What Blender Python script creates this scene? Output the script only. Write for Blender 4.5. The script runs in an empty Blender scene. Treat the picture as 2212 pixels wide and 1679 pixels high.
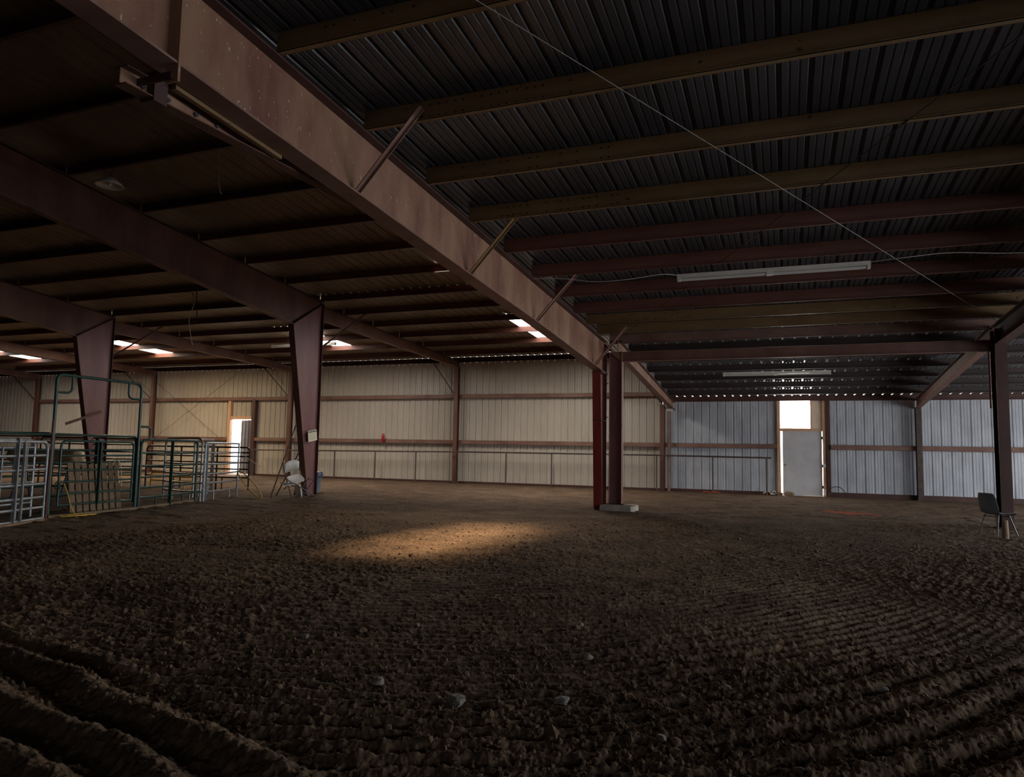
import bpy, bmesh, math, random
import numpy as np
from mathutils import Vector, Matrix, Euler
random.seed(7)
rng = np.random.default_rng(11)
S = bpy.context.scene
COL = S.collection
ORG = {}
PI = math.pi

# ------------------------------------------------------------------ helpers
class MB:
    """collects shapes in world coordinates, then links them as one mesh object"""
    def __init__(s):
        s.v = []; s.f = []; s.m = []; s.sm = []
    def add(s, vs, fs, mi=0, smooth=False):
        o = len(s.v)
        s.v += [tuple(map(float, v)) for v in vs]
        for f in fs:
            s.f.append(tuple(i + o for i in f)); s.m.append(mi); s.sm.append(smooth)
        return s
    def box(s, x0, x1, y0, y1, z0, z1, mi=0):
        vs = [(x, y, z) for z in (z0, z1) for y in (y0, y1) for x in (x0, x1)]
        return s.add(vs, [(0, 2, 3, 1), (4, 5, 7, 6), (0, 1, 5, 4), (2, 6, 7, 3), (0, 4, 6, 2), (1, 3, 7, 5)], mi)
    def obox(s, c, size, M=None, mi=0):
        hx, hy, hz = [q / 2 for q in size]
        vs = [Vector((x, y, z)) for z in (-hz, hz) for y in (-hy, hy) for x in (-hx, hx)]
        if M is not None: vs = [M @ v for v in vs]
        vs = [v + Vector(c) for v in vs]
        return s.add(vs, [(0, 2, 3, 1), (4, 5, 7, 6), (0, 1, 5, 4), (2, 6, 7, 3), (0, 4, 6, 2), (1, 3, 7, 5)], mi)
    def prism(s, poly, axis, a, b, mi=0):
        """polygon in the plane normal to axis ('X': (y,z), 'Y': (x,z), 'Z': (x,y)), extruded from a to b"""
        n = len(poly)
        def P(u, w, t):
            return {'X': (t, u, w), 'Y': (u, t, w), 'Z': (u, w, t)}[axis]
        vs = [P(u, w, a) for u, w in poly] + [P(u, w, b) for u, w in poly]
        fs = [tuple(range(n - 1, -1, -1)), tuple(range(n, 2 * n))]
        fs += [(i, (i + 1) % n, n + (i + 1) % n, n + i) for i in range(n)]
        return s.add(vs, fs, mi)
    def beam(s, p0, p1, w, h, mi=0, up=(0, 0, 1)):
        p0 = Vector(p0); p1 = Vector(p1); d = (p1 - p0).normalized()
        u = Vector(up); r = d.cross(u)
        if r.length < 1e-4: r = d.cross(Vector((1, 0, 0)))
        r.normalize(); u = r.cross(d)
        vs = [p + r * (a * w / 2) + u * (b * h / 2) for p in (p0, p1) for a, b in ((-1, -1), (1, -1), (1, 1), (-1, 1))]
        return s.add(vs, [(3, 2, 1, 0), (4, 5, 6, 7), (0, 1, 5, 4), (1, 2, 6, 5), (2, 3, 7, 6), (3, 0, 4, 7)], mi)
    def tube(s, path, r, seg=8, mi=0, close=False, r1=None):
        P = [Vector(p) for p in path]; n = len(P); rings = []
        prev = None
        for i in range(n):
            if close: d = P[(i + 1) % n] - P[i - 1]
            else: d = P[min(i + 1, n - 1)] - P[max(i - 1, 0)]
            d.normalize()
            if prev is None:
                a = Vector((0, 0, 1)) if abs(d.z) < .9 else Vector((1, 0, 0))
                u = d.cross(a).normalized()
            else:
                u = (prev - d * prev.dot(d))
                if u.length < 1e-5: u = d.cross(Vector((0, 0, 1)))
                u.normalize()
            prev = u; w = d.cross(u)
            rr = r if r1 is None else r + (r1 - r) * i / (n - 1)
            rings.append([P[i] + (u * math.cos(2 * PI * k / seg) + w * math.sin(2 * PI * k / seg)) * rr for k in range(seg)])
        vs = [v for ring in rings for v in ring]; fs = []
        for i in range(n if close else n - 1):
            j = (i + 1) % n
            for k in range(seg):
                fs.append((i * seg + k, i * seg + (k + 1) % seg, j * seg + (k + 1) % seg, j * seg + k))
        s.add(vs, fs, mi, True)
        if not close:
            s.add(rings[0], [tuple(range(seg - 1, -1, -1))], mi); s.add(rings[-1], [tuple(range(seg))], mi)
        return s
    def lathe(s, prof, c, axis='Z', seg=20, mi=0, cap=True):
        """profile of (radius, height) turned about an axis through c"""
        c = Vector(c); vs = []
        for r, h in prof:
            for k in range(seg):
                a = 2 * PI * k / seg; x, y = r * math.cos(a), r * math.sin(a)
                vs.append(c + Vector({'Z': (x, y, h), 'X': (h, x, y), 'Y': (x, h, y)}[axis]))
        fs = [(i * seg + k, i * seg + (k + 1) % seg, (i + 1) * seg + (k + 1) % seg, (i + 1) * seg + k)
              for i in range(len(prof) - 1) for k in range(seg)]
        s.add(vs, fs, mi, True)
        if cap:
            s.add(vs[:seg], [tuple(range(seg - 1, -1, -1))], mi); s.add(vs[-seg:], [tuple(range(seg))], mi)
        return s
    def rock(s, c, size, seed, mi=0, sub=2):
        bm = bmesh.new(); bmesh.ops.create_icosphere(bm, subdivisions=sub, radius=1)
        g = np.random.default_rng(seed); k = g.normal(size=(5, 3)); ph = g.uniform(0, 6, 5)
        vs = []
        for v in bm.verts:
            q = np.array(v.co); d = 1 + sum(.11 * math.sin(2.2 * q @ k[i] + ph[i]) for i in range(5))
            q = np.sign(q) * np.abs(q) ** .8
            vs.append((c[0] + q[0] * d * size[0], c[1] + q[1] * d * size[1], c[2] + q[2] * d * size[2]))
        s.add(vs, [tuple(v.index for v in f.verts) for f in bm.faces], mi, sub > 2); bm.free()
        return s
    def xf(s, M):
        s.v = [tuple(M @ Vector(v)) for v in s.v]; return s
    def build(s, name, mats, parent=None, origin=None):
        if not isinstance(mats, (list, tuple)): mats = [mats]
        if parent is not None: o = ORG[parent.name]
        elif origin is not None: o = Vector(origin)
        else: o = Vector((0, 0, 0))
        me = bpy.data.meshes.new(name)
        me.from_pydata([(v[0] - o[0], v[1] - o[1], v[2] - o[2]) for v in s.v], [], s.f)
        for m in mats: me.materials.append(m)
        me.polygons.foreach_set('material_index', s.m); me.polygons.foreach_set('use_smooth', s.sm)
        bm = bmesh.new(); bm.from_mesh(me); bmesh.ops.recalc_face_normals(bm, faces=bm.faces); bm.to_mesh(me); bm.free()
        me.update()
        ob = bpy.data.objects.new(name, me); COL.objects.link(ob)
        if parent is not None: ob.parent = parent
        else: ob.location = o
        ORG[ob.name] = o
        return ob

def tag(o, label=None, cat=None, group=None, kind=None):
    if label: o['label'] = label
    if cat: o['category'] = cat
    if group: o['group'] = group
    if kind: o['kind'] = kind
    return o

def thing(name, label, cat, loc, group=None):
    o = bpy.data.objects.new(name, None); COL.objects.link(o); o.location = loc
    o.empty_display_size = .1; ORG[o.name] = Vector(loc)
    return tag(o, label, cat, group)

def arc(c, a0, a1, r, u, w, n=6):
    c = Vector(c); u = Vector(u); w = Vector(w)
    return [c + u * (r * math.cos(a0 + (a1 - a0) * i / n)) + w * (r * math.sin(a0 + (a1 - a0) * i / n)) for i in range(n + 1)]

# ------------------------------------------------------------------ materials
def srgb(r, g, b):
    f = lambda c: (c / 255 / 12.92 if c / 255 <= .04045 else ((c / 255 + .055) / 1.055) ** 2.4)
    return (f(r), f(g), f(b), 1)

def mat(name, c1, c2=None, rough=.6, metal=0., scale=4., stretch=(1, 1, 1), bump=0., bscale=60., detail=5, spots=None, lo=.35, hi=.65, spec=.5):
    m = bpy.data.materials.new(name); m.use_nodes = True
    nt = m.node_tree; b = nt.nodes['Principled BSDF']; L = nt.links.new
    b.inputs['Roughness'].default_value = rough; b.inputs['Metallic'].default_value = metal
    b.inputs['Specular IOR Level'].default_value = spec
    tc = nt.nodes.new('ShaderNodeTexCoord'); mp = nt.nodes.new('ShaderNodeMapping'); geo = nt.nodes.new('ShaderNodeNewGeometry')
    mp.inputs['Scale'].default_value = stretch; L(geo.outputs['Position'], mp.inputs['Vector'])
    n = nt.nodes.new('ShaderNodeTexNoise'); n.inputs['Scale'].default_value = scale; n.inputs['Detail'].default_value = detail
    n.inputs['Roughness'].default_value = .65
    L(mp.outputs['Vector'], n.inputs['Vector'])
    r = nt.nodes.new('ShaderNodeValToRGB'); r.color_ramp.elements[0].position = lo; r.color_ramp.elements[1].position = hi
    r.color_ramp.elements[0].color = c1; r.color_ramp.elements[1].color = c2 or c1
    L(n.outputs['Fac'], r.inputs['Fac']); out = r.outputs['Color']
    if spots:   # pale flecks (bird droppings, chips) or dark dirt
        col, sc, thr, strv = spots
        mp2 = nt.nodes.new('ShaderNodeMapping'); mp2.inputs['Scale'].default_value = strv; L(geo.outputs['Position'], mp2.inputs['Vector'])
        n2 = nt.nodes.new('ShaderNodeTexNoise'); n2.inputs['Scale'].default_value = sc; n2.inputs['Detail'].default_value = 3
        L(mp2.outputs['Vector'], n2.inputs['Vector'])
        r2 = nt.nodes.new('ShaderNodeValToRGB'); r2.color_ramp.elements[0].position = thr; r2.color_ramp.elements[1].position = thr + .05
        L(n2.outputs['Fac'], r2.inputs['Fac'])
        mx = nt.nodes.new('ShaderNodeMix'); mx.data_type = 'RGBA'; mx.inputs['B'].default_value = col
        L(r2.outputs['Color'], mx.inputs['Factor']); L(out, mx.inputs['A']); out = mx.outputs['Result']
    L(out, b.inputs['Base Color'])
    if bump:
        nb = nt.nodes.new('ShaderNodeTexNoise'); nb.inputs['Scale'].default_value = bscale; nb.inputs['Detail'].default_value = 4
        L(geo.outputs['Position'], nb.inputs['Vector'])
        bu = nt.nodes.new('ShaderNodeBump'); bu.inputs['Strength'].default_value = bump; bu.inputs['Distance'].default_value = .02
        L(nb.outputs['Fac'], bu.inputs['Height']); L(bu.outputs['Normal'], b.inputs['Normal'])
    return m

def emis(name, col, st):
    m = bpy.data.materials.new(name); m.use_nodes = True; b = m.node_tree.nodes['Principled BSDF']
    b.inputs['Base Color'].default_value = (.8, .8, .8, 1); b.inputs['Emission Color'].default_value = col
    b.inputs['Emission Strength'].default_value = st
    return m

M_red = mat('red_oxide_steel', srgb(90, 56, 46), srgb(116, 80, 66), .5, 0, 1.6, (1, 1, .4), .06, 40, spots=(srgb(170, 155, 140), 26, .74, (1, 1, .35)))
M_web = mat('dusty_red_steel', srgb(110, 68, 54), srgb(150, 114, 90), .5, 0, 1.3, (1, 1, .35), .06, 40, spots=(srgb(215, 200, 180), 52, .69, (1, 1, .32)))
M_redcol = mat('bright_red_oxide_steel', srgb(122, 38, 32), srgb(140, 56, 46), .5, 0, 2, (1, 1, .3), .05, 40)
M_roof_g = mat('bright_galvanised_roof_sheet', srgb(172, 174, 178), srgb(196, 198, 200), .26, .8, 1.2, (1, .4, 1), .02, 30)
M_purp = mat('mauve_primer_steel', srgb(112, 72, 72), srgb(134, 96, 92), .5, 0, 2, (1, 1, .25), .04, 40)
M_dark = mat('dark_brown_steel', srgb(62, 36, 30), srgb(82, 50, 42), .55, 0, 2, (1, 1, .5), .05, 40)
M_ochre = mat('ochre_primer_steel', srgb(112, 84, 52), srgb(134, 104, 68), .5, 0, 2, (.4, 1, 1), .05, 40, spots=(srgb(60, 42, 28), 8, .68, (1, 1, 1)))
M_rustp = mat('rust_brown_purlin_steel', srgb(98, 58, 48), srgb(118, 74, 60), .55, 0, 2, (.4, 1, 1), .05, 40)
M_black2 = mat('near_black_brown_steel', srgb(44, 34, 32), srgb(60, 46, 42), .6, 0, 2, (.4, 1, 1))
M_girt = mat('dusty_brown_girt_steel', srgb(112, 78, 66), srgb(138, 104, 90), .6, 0, 2, (.5, 1, 1), .05, 40)
M_hole = mat('bolt_hole_shadow', srgb(20, 14, 10), rough=.9)
M_beige = mat('beige_wall_sheet', srgb(176, 166, 152), srgb(190, 180, 166), .45, 0, .8, (1, 1, .35), .02, 30)
M_galv = mat('galvanised_wall_sheet', srgb(176, 180, 186), srgb(202, 205, 210), .4, .2, 2.4, (1, 1, .4), .02, 30)
M_roof_t = mat('tan_roof_sheet', srgb(114, 100, 83), srgb(144, 128, 107), .5, .1, 1.2, (1, .4, 1), .02, 30)
M_roof_l = mat('grey_roof_sheet', srgb(70, 71, 76), srgb(92, 92, 96), .38, .3, 1.2, (1, .4, 1), .02, 30)
M_panelg = mat('plain_wall_sheet', srgb(120, 112, 102), rough=.7)
M_green = mat('dark_green_enamel_tube', srgb(34, 62, 56), srgb(48, 80, 72), .32, .1, 6, bump=.02)
M_steel = mat('galvanised_tube', srgb(150, 154, 158), srgb(182, 184, 186), .34, .5, 8, bump=.02)
M_black = mat('black_painted_tube', srgb(24, 22, 24), srgb(38, 32, 30), .45, 0, 6)
M_rail = mat('weathered_pipe', srgb(66, 54, 50), srgb(92, 78, 70), .5, .3, 5)
M_rust = mat('rusty_rod', srgb(84, 50, 36), srgb(106, 66, 48), .7, 0, 8)
M_wood = mat('weathered_plank', srgb(112, 92, 72), srgb(146, 122, 96), .85, 0, 5, (4, 4, .5), .3, 60)
M_tan = mat('tan_plastic', srgb(214, 180, 142), srgb(228, 196, 158), .4)
M_white = mat('white_resin', srgb(216, 212, 202), srgb(234, 230, 222), .4, 0, 6)
M_grey = mat('dark_grey_steel_tube', srgb(62, 64, 68), srgb(84, 84, 88), .4, .4, 6)
M_paint = mat('white_enamel', srgb(206, 200, 190), srgb(222, 216, 206), .4)
M_tube = mat('unlit_lamp_tube', srgb(214, 212, 206), rough=.2)
M_red = M_red
M_fire = mat('fire_red_enamel', srgb(150, 14, 26), srgb(168, 20, 32), .3)
M_sign = mat('cream_sign_plate', srgb(226, 218, 190), srgb(240, 232, 208), .5)
M_ink = mat('black_print', srgb(22, 22, 22), rough=.6)
M_ink2 = mat('faded_print', srgb(150, 142, 118), rough=.6)
M_blue = mat('blue_grey_plastic', srgb(104, 122, 138), srgb(122, 138, 152), .5)
M_bag = mat('dark_blue_bag', srgb(40, 58, 86), srgb(58, 78, 110), .35, bump=.3, bscale=20)
M_chair = mat('slate_blue_shell_plastic', srgb(112, 124, 136), srgb(126, 138, 150), .45)
M_door = mat('grey_door_paint', srgb(192, 190, 191), srgb(204, 202, 203), .5, 0, 3)
M_jamb = mat('tan_door_jamb', srgb(196, 152, 118), srgb(212, 170, 134), .5, 0, 4)
M_ply = mat('beige_infill_panel', srgb(214, 196, 170), srgb(226, 208, 182), .6, 0, 4)
M_conc = mat('concrete', srgb(150, 142, 130), srgb(182, 172, 156), .9, 0, 10, bump=.3, bscale=80)
M_stone = mat('pale_stone', srgb(104, 98, 90), srgb(150, 144, 134), .85, 0, 14, bump=.3, bscale=60)
M_rope = mat('yellow_rope', srgb(214, 168, 66), srgb(232, 190, 90), .8, 0, 30, bump=.3, bscale=200)
M_rope2 = mat('pale_rope', srgb(196, 190, 176), srgb(214, 206, 190), .8, 0, 30)
M_wire = mat('white_cable', srgb(190, 186, 176), rough=.5)
M_cable = mat('steel_cable', srgb(120, 116, 108), rough=.5, metal=.3)
M_dcab = mat('dark_cable', srgb(24, 22, 22), rough=.5)
M_brass = mat('brass_knob', srgb(140, 122, 86), rough=.35, metal=.8)
M_leaf = mat('dark_ribbed_door_sheet', srgb(96, 96, 104), srgb(126, 124, 130), .45, .3, 4)
M_orange = mat('orange_plastic', srgb(196, 84, 36), rough=.6)
M_outs = mat('pale_dry_yard', srgb(176, 166, 148), srgb(200, 190, 170), .95, 0, 2)
M_sky1 = emis('bright_translucent_panel', (1, .93, .86, 1), 7)
M_sky1w = emis('amber_translucent_panel', (1, .90, .74, 1), 9)
M_pane = emis('daylit_window_pane', (1, .95, .88, 1), 22)

# soil: colour follows wet / dry patches and the red sand patch, never the light
def soil():
    m = mat('tilled_soil', srgb(78, 63, 50), srgb(122, 100, 80), .95, 0, 1.1, (1, 1, 1), .9, 26, 8, lo=.3, hi=.72, spec=.15)
    nt = m.node_tree; L = nt.links.new; b = nt.nodes['Principled BSDF']
    src = b.inputs['Base Color'].links[0].from_socket
    geo = nt.nodes.new('ShaderNodeNewGeometry')
    n = nt.nodes.new('ShaderNodeTexNoise'); n.inputs['Scale'].default_value = 22; n.inputs['Detail'].default_value = 6
    L(geo.outputs['Position'], n.inputs['Vector'])
    r = nt.nodes.new('ShaderNodeValToRGB'); r.color_ramp.elements[0].position = .3; r.color_ramp.elements[1].position = .7
    r.color_ramp.elements[0].color = (.55, .52, .5, 1); r.color_ramp.elements[1].color = (1.35, 1.35, 1.35, 1)
    L(n.outputs['Fac'], r.inputs['Fac'])
    mu = nt.nodes.new('ShaderNodeMix'); mu.data_type = 'RGBA'; mu.blend_type = 'MULTIPLY'; mu.inputs['Factor'].default_value = 1
    L(src, mu.inputs['A']); L(r.outputs['Color'], mu.inputs['B'])
    # red sand patch near the grey door
    sub = nt.nodes.new('ShaderNodeVectorMath'); sub.operation = 'SUBTRACT'; sub.inputs[1].default_value = (1.65, 20.75, 0)
    L(geo.outputs['Position'], sub.inputs[0])
    rot = nt.nodes.new('ShaderNodeVectorRotate'); rot.rotation_type = 'Z_AXIS'; rot.inputs['Angle'].default_value = .62
    L(sub.outputs[0], rot.inputs['Vector'])
    sc = nt.nodes.new('ShaderNodeVectorMath'); sc.operation = 'MULTIPLY'; sc.inputs[1].default_value = (1.25, 2.6, 0)
    L(rot.outputs[0], sc.inputs[0])
    ln = nt.nodes.new('ShaderNodeVectorMath'); ln.operation = 'LENGTH'; L(sc.outputs[0], ln.inputs[0])
    ad = nt.nodes.new('ShaderNodeMath'); ad.operation = 'MULTIPLY_ADD'; ad.inputs[1].default_value = -1.3; ad.inputs[2].default_value = 1.6
    n3 = nt.nodes.new('ShaderNodeTexNoise'); n3.inputs['Scale'].default_value = 5; L(geo.outputs['Position'], n3.inputs['Vector'])
    L(n3.outputs['Fac'], ad.inputs[0])
    le = nt.nodes.new('ShaderNodeMath'); le.operation = 'LESS_THAN'; L(ln.outputs['Value'], le.inputs[0]); L(ad.outputs[0], le.inputs[1])
    mx = nt.nodes.new('ShaderNodeMix'); mx.data_type = 'RGBA'; mx.inputs['B'].default_value = srgb(176, 74, 30)
    mf = nt.nodes.new('ShaderNodeMath'); mf.operation = 'MULTIPLY'; mf.inputs[1].default_value = .75; L(le.outputs[0], mf.inputs[0])
    L(mf.outputs[0], mx.inputs['Factor']); L(mu.outputs['Result'], mx.inputs['A'])
    L(mx.outputs['Result'], b.inputs['Base Color'])
    return m
M_soil = soil()

# ------------------------------------------------------------------ key dimensions
XF = [-40.75, -31.71, -22.67, -13.63, -4.50, 4.45, 13.5]     # frame lines
YC, YW = 18.45, 28.77                                        # column line, far wall
hi_main = lambda y: 6.05 + .10 * (YC - y)                    # top of rafters / underside of purlins
hi_lean = lambda y: 5.42 + .048 * (28.84 - y)
lo_main = lambda y: 4.43 + .055 * (18.64 - y)
lo_lean = lambda y: 3.53 + .095 * (YW - y)
PD = .21                                                     # purlin depth
YS, XL, XR = -12.0, -52.0, 13.6

# ------------------------------------------------------------------ floor
def vnoise(x, y, seed):
    xi = np.floor(x).astype(np.int64); yi = np.floor(y).astype(np.int64); fx = x - xi; fy = y - yi
    fx = fx * fx * fx * (fx * (fx * 6 - 15) + 10); fy = fy * fy * fy * (fy * (fy * 6 - 15) + 10)
    def h(a, b):
        n = (a * 374761393 + b * 668265263 + seed * 974634777) & 0xffffffff
        n = ((n ^ (n >> 13)) * 1274126177) & 0xffffffff
        return ((n ^ (n >> 16)) & 0xffff) / 65535.
    return (h(xi, yi) * (1 - fx) + h(xi + 1, yi) * fx) * (1 - fy) + (h(xi, yi + 1) * (1 - fx) + h(xi + 1, yi + 1) * fx) * fy

def sstep(a, b, x):
    t = np.clip((x - a) / (b - a), 0, 1); return t * t * (3 - 2 * t)

def ground(x, y):
    x = np.asarray(x, float); y = np.asarray(y, float)
    tilled = 1 - sstep(15.2, 17.2, y + .05 * (x + 4) - .55 * np.clip(x + 3, 0, 6) + .6 * (vnoise(x * .7, y * .7, 3) - .5))
    tilled = tilled * (1 - sstep(-10.2, -11.6, x - .12 * (y - 8)))
    wob = vnoise(x * .9, y * .9, 5) - .5; wob2 = vnoise(x * 3.1, y * 3.1, 6) - .5
    # harrow rows: long rows bending away toward the right
    d = -.36 * x + .933 * y; l = .933 * x + .36 * y
    q = d - .1 * np.maximum(l + .5, 0) ** 2
    ph = 2 * PI * (q + .11 * wob + .05 * wob2) / .152
    brk = sstep(.36, .62, vnoise(x * .55 + 9, y * .9, 8))
    rows = (.5 + .5 * np.sin(ph)) ** 1.4 * (.45 + .55 * brk) * (1 - .4 * sstep(7, 13, y)) * (1 - .75 * sstep(2.2, 4.5, l))
    # deep ruts that turn away at the near left
    nd = .22 * x + .975 * y
    ph2 = 2 * PI * (nd + .16 * wob + .08 * wob2) / .36
    m2 = (1 - sstep(2.40, 2.72, nd + .3 * wob)) * (1 - sstep(-2.3, -1.5, x))
    rut = (.5 + .5 * np.sin(ph2)) ** 1.3
    # two broad ridges at the near right
    m3 = sstep(0.0, 1.2, l - .6) * (1 - sstep(4.6, 6.0, d))
    ph3 = 2 * PI * (q + .12 * wob) / .32
    rid = (.5 + .5 * np.sin(ph3)) ** 1.4
    h = .042 * rows * (1 - m2) * (1 - .7 * m3) + .085 * rut * m2 + .05 * rid * m3 * (1 - m2)
    cl = 0
    for k, (s, a) in enumerate(((8, .009), (19, .015), (37, .014), (71, .008))):
        n = vnoise(x * s + 3.3 * k, y * s, 20 + k)
        cl = cl + a * np.abs(2 * n - 1) ** .8
    clod = sstep(.58, .80, vnoise(x * 9 + 4, y * 9, 41)) * .012 + sstep(.60, .82, vnoise(x * 21, y * 21, 43)) * .016
    rough = .45 + .55 * sstep(.3, .7, vnoise(x * .4 + 2, y * .4, 44))
    h = h + (cl + clod) * rough
    pack = .018 * vnoise(x * 3, y * 3, 51) + .014 * vnoise(x * 11, y * 11, 52) + .02 * sstep(.66, .8, vnoise(x * 2.1, y * 5, 53))
    z = tilled * h + (1 - tilled) * pack
    far = sstep(26.5, 28.2, y)
    return z * (1 - .8 * far) - .012

def make_floor():
    yaw = .36812
    n_in = 900
    ain = np.linspace(-.80, .78, n_in)
    aout = np.linspace(.78, 2 * PI - .80, 26)[1:-1]
    ang = np.concatenate([ain, aout]); na = len(ang)
    rad = [0.4, 1.2]
    r = 1.9
    while r < 64:
        rad.append(r); r *= 1.0029 if r < 33 else 1.03
    rad = np.array(rad); nr = len(rad)
    A, R = np.meshgrid(ang, rad)
    X = R * np.sin(A - yaw); Y = R * np.cos(A - yaw)
    X = np.clip(X, XL - .3, XR + .3); Y = np.clip(Y, YS - .3, 30.2)
    Z = ground(X, Y)
    v = np.stack([X, Y, Z], -1).reshape(-1, 3)
    i = np.arange(nr - 1)[:, None]; j = np.arange(na)[None, :]; j2 = (j + 1) % na
    f = np.stack([i * na + j, i * na + j2, (i + 1) * na + j2, (i + 1) * na + j], -1).reshape(-1, 4)[:, ::-1]
    # drop the degenerate faces past the walls
    q = v[f]; ar = np.linalg.norm(np.cross(q[:, 2] - q[:, 0], q[:, 3] - q[:, 1]), axis=1)
    f = f[ar > 1e-9]
    me = bpy.data.meshes.new('floor'); me.vertices.add(len(v)); me.vertices.foreach_set('co', v.ravel().astype(np.float32))
    me.loops.add(f.size); me.loops.foreach_set('vertex_index', f.ravel().astype(np.int32))
    me.polygons.add(len(f)); me.polygons.foreach_set('loop_start', np.arange(0, f.size, 4, dtype=np.int32))
    me.polygons.foreach_set('loop_total', np.full(len(f), 4, np.int32))
    me.polygons.foreach_set('use_smooth', np.ones(len(f), bool))
    me.materials.append(M_soil); me.update(); me.validate()
    o = bpy.data.objects.new('floor', me); COL.objects.link(o); tag(o, kind='structure')
make_floor()
gz = lambda x, y: float(ground(np.array([x]), np.array([y]))[0])

# loose clods: nobody could count them
def clods():
    base = bmesh.new(); bmesh.ops.create_icosphere(base, subdivisions=1, radius=1)
    bv = np.array([v.co for v in base.verts]); bf = np.array([[v.index for v in f.verts] for f in base.faces]); base.free()
    N = 15000
    u = rng.uniform(0, 1, N); d = 2.2 * (15.5 / 2.2) ** u; a = rng.uniform(-.68, .66, N) - .36812
    x = d * np.sin(a); y = d * np.cos(a)
    keep = (vnoise(x * .5, y * .5, 61) > .34) & (x > -10); x = x[keep]; y = y[keep]; N = len(x)
    s = .007 + .014 * rng.random(N) ** 2.2
    big = rng.random(N) < .02; s[big] *= 2.0
    z = ground(x, y)
    V = []; 
    for i in range(N):
        sc = s[i] * rng.uniform(.7, 1.3, 3); p = bv * (1 + .25 * rng.normal(size=(len(bv), 1))) * sc
        t = rng.uniform(0, 6.3); c, q = math.cos(t), math.sin(t)
        p = np.stack([p[:, 0] * c - p[:, 1] * q, p[:, 0] * q + p[:, 1] * c, p[:, 2]], -1)
        V.append(p + [x[i], y[i], z[i] + s[i] * .25])
    V = np.concatenate(V); F = (bf[None] + (np.arange(N) * len(bv))[:, None, None]).reshape(-1, 3)
    me = bpy.data.meshes.new('dirt_clods'); me.from_pydata(V.tolist(), [], F.tolist()); me.materials.append(M_soil); me.update()
    o = bpy.data.objects.new('dirt_clods', me); COL.objects.link(o)
    tag(o, 'loose brown soil clods strewn over the tilled arena floor', 'soil', kind='stuff')
clods()

# ------------------------------------------------------------------ ribbed sheets
def rib_profile(x0, x1):
    P = []; k = math.floor(x0 / .305)
    while k * .305 < x1 + .305:
        b = k * .305
        for dx, h in ((-.032, 0), (-.013, .034), (.013, .034), (.032, 0), (.092, 0), (.098, .009), (.112, .009), (.118, 0), (.186, 0), (.192, .009), (.206, .009), (.212, 0)):
            P.append((b + dx, h))
        k += 1
    P = [p for p in P if x0 < p[0] < x1]
    return [(x0, 0)] + P + [(x1, 0)]
def wall_sheet(mb, x0, x1, z0, z1, y, mi=0):
    P = rib_profile(x0, x1); n = len(P)
    vs = [(x, y + h, z0) for x, h in P] + [(x, y + h, z1) for x, h in P]
    mb.add(vs, [(i, i + 1, n + i + 1, n + i) for i in range(n - 1)], mi)
def roof_sheet(mb, x0, x1, y0, y1, zf, mi=0):
    P = rib_profile(x0, x1); n = len(P)
    vs = [(x, y0, zf(y0) + h) for x, h in P] + [(x, y1, zf(y1) + h) for x, h in P]
    mb.add(vs, [(i, i + 1, n + i + 1, n + i) for i in range(n - 1)], mi)

SKY = [(-37.0, -36.0), (-28.05, -27.0), (-18.0, -17.05), (-8.75, -7.8)]
SKY_Y = (21.5, 25.25)
c = MB()
roof_sheet(c, XL, -4.75, YS, 18.7, lambda y: hi_main(y) + PD, 0)
zl = lambda y: hi_lean(y) + PD
xs = [XL] + [q for s in SKY for q in s] + [-4.75]
for a, b in zip(xs[::2], xs[1::2]): roof_sheet(c, a, b, SKY_Y[0], SKY_Y[1], zl, 0)
roof_sheet(c, XL, -4.75, 18.3, SKY_Y[0], zl, 0); roof_sheet(c, XL, -4.75, SKY_Y[1], YW + .03, zl, 0)
roof_sheet(c, -4.75, XR, YS, 18.95, lambda y: lo_main(y) + .25, 1)
roof_sheet(c, -4.75, XR, 18.6, 29.1, lambda y: lo_lean(y) + .195, 2)
tag(c.build('ceiling', [M_roof_t, M_roof_l, M_roof_g]), kind='structure')
for i, (a, b) in enumerate(SKY):
    s = MB(); roof_sheet(s, a - .02, b + .02, SKY_Y[0], SKY_Y[1], lambda y: zl(y) + .004)
    o = s.build('roof_skylight', M_sky1w if i == 1 else M_sky1)
    tag(o, ['glowing translucent roof panel at the far left edge, above the pens',
            'glowing translucent roof panel above the tall bow gate, left of the open door',
            'glowing translucent roof panel partly hidden behind the post with the warning sign',
            'glowing translucent roof panel just under the big diagonal rafter'][i], 'skylight', 'translucent roof panels in the far lean roof')

# walls
D1 = (-26.55, -25.05, 2.84); D2 = (-.24, 1.45)
w = MB()
wall_sheet(w, XL, D1[0], -.1, 5.42, YW); wall_sheet(w, D1[1], -4.55, -.1, 5.42, YW); wall_sheet(w, D1[0], D1[1], D1[2], 5.42, YW)
tag(w.build('wall_back', M_beige), kind='structure')
w = MB()
wall_sheet(w, -4.55, D2[0], -.1, 3.56, YW + .02); wall_sheet(w, D2[1], XR, -.1, 3.56, YW + .02)
tag(w.build('wall_back_right', M_galv), kind='structure')
w = MB(); w.box(XL - .1, XL, YS, 29, -.1, 9.6); tag(w.build('wall_left', M_panelg), kind='structure')
w = MB(); w.box(XR, XR + .1, YS, 29, -.1, 6.6); tag(w.build('wall_right', M_dark), kind='structure')
w = MB(); w.box(XL, XR, YS - .1, YS, -.1, 9.6); tag(w.build('wall_front', M_panelg), kind='structure')
w = MB()   # added sheet closing the gap between the two roofs against sky light
w.prism([(YS, lo_main(YS) + .2), (18.9, lo_main(18.9) + .2), (18.9, lo_lean(18.9) + .2), (29.0, 3.6), (29.0, 5.7), (18.5, 6.2), (YS, hi_main(YS) + .25)], 'X', -4.72, -4.70)
tag(w.build('wall_light_block', M_dark), kind='structure')
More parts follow.
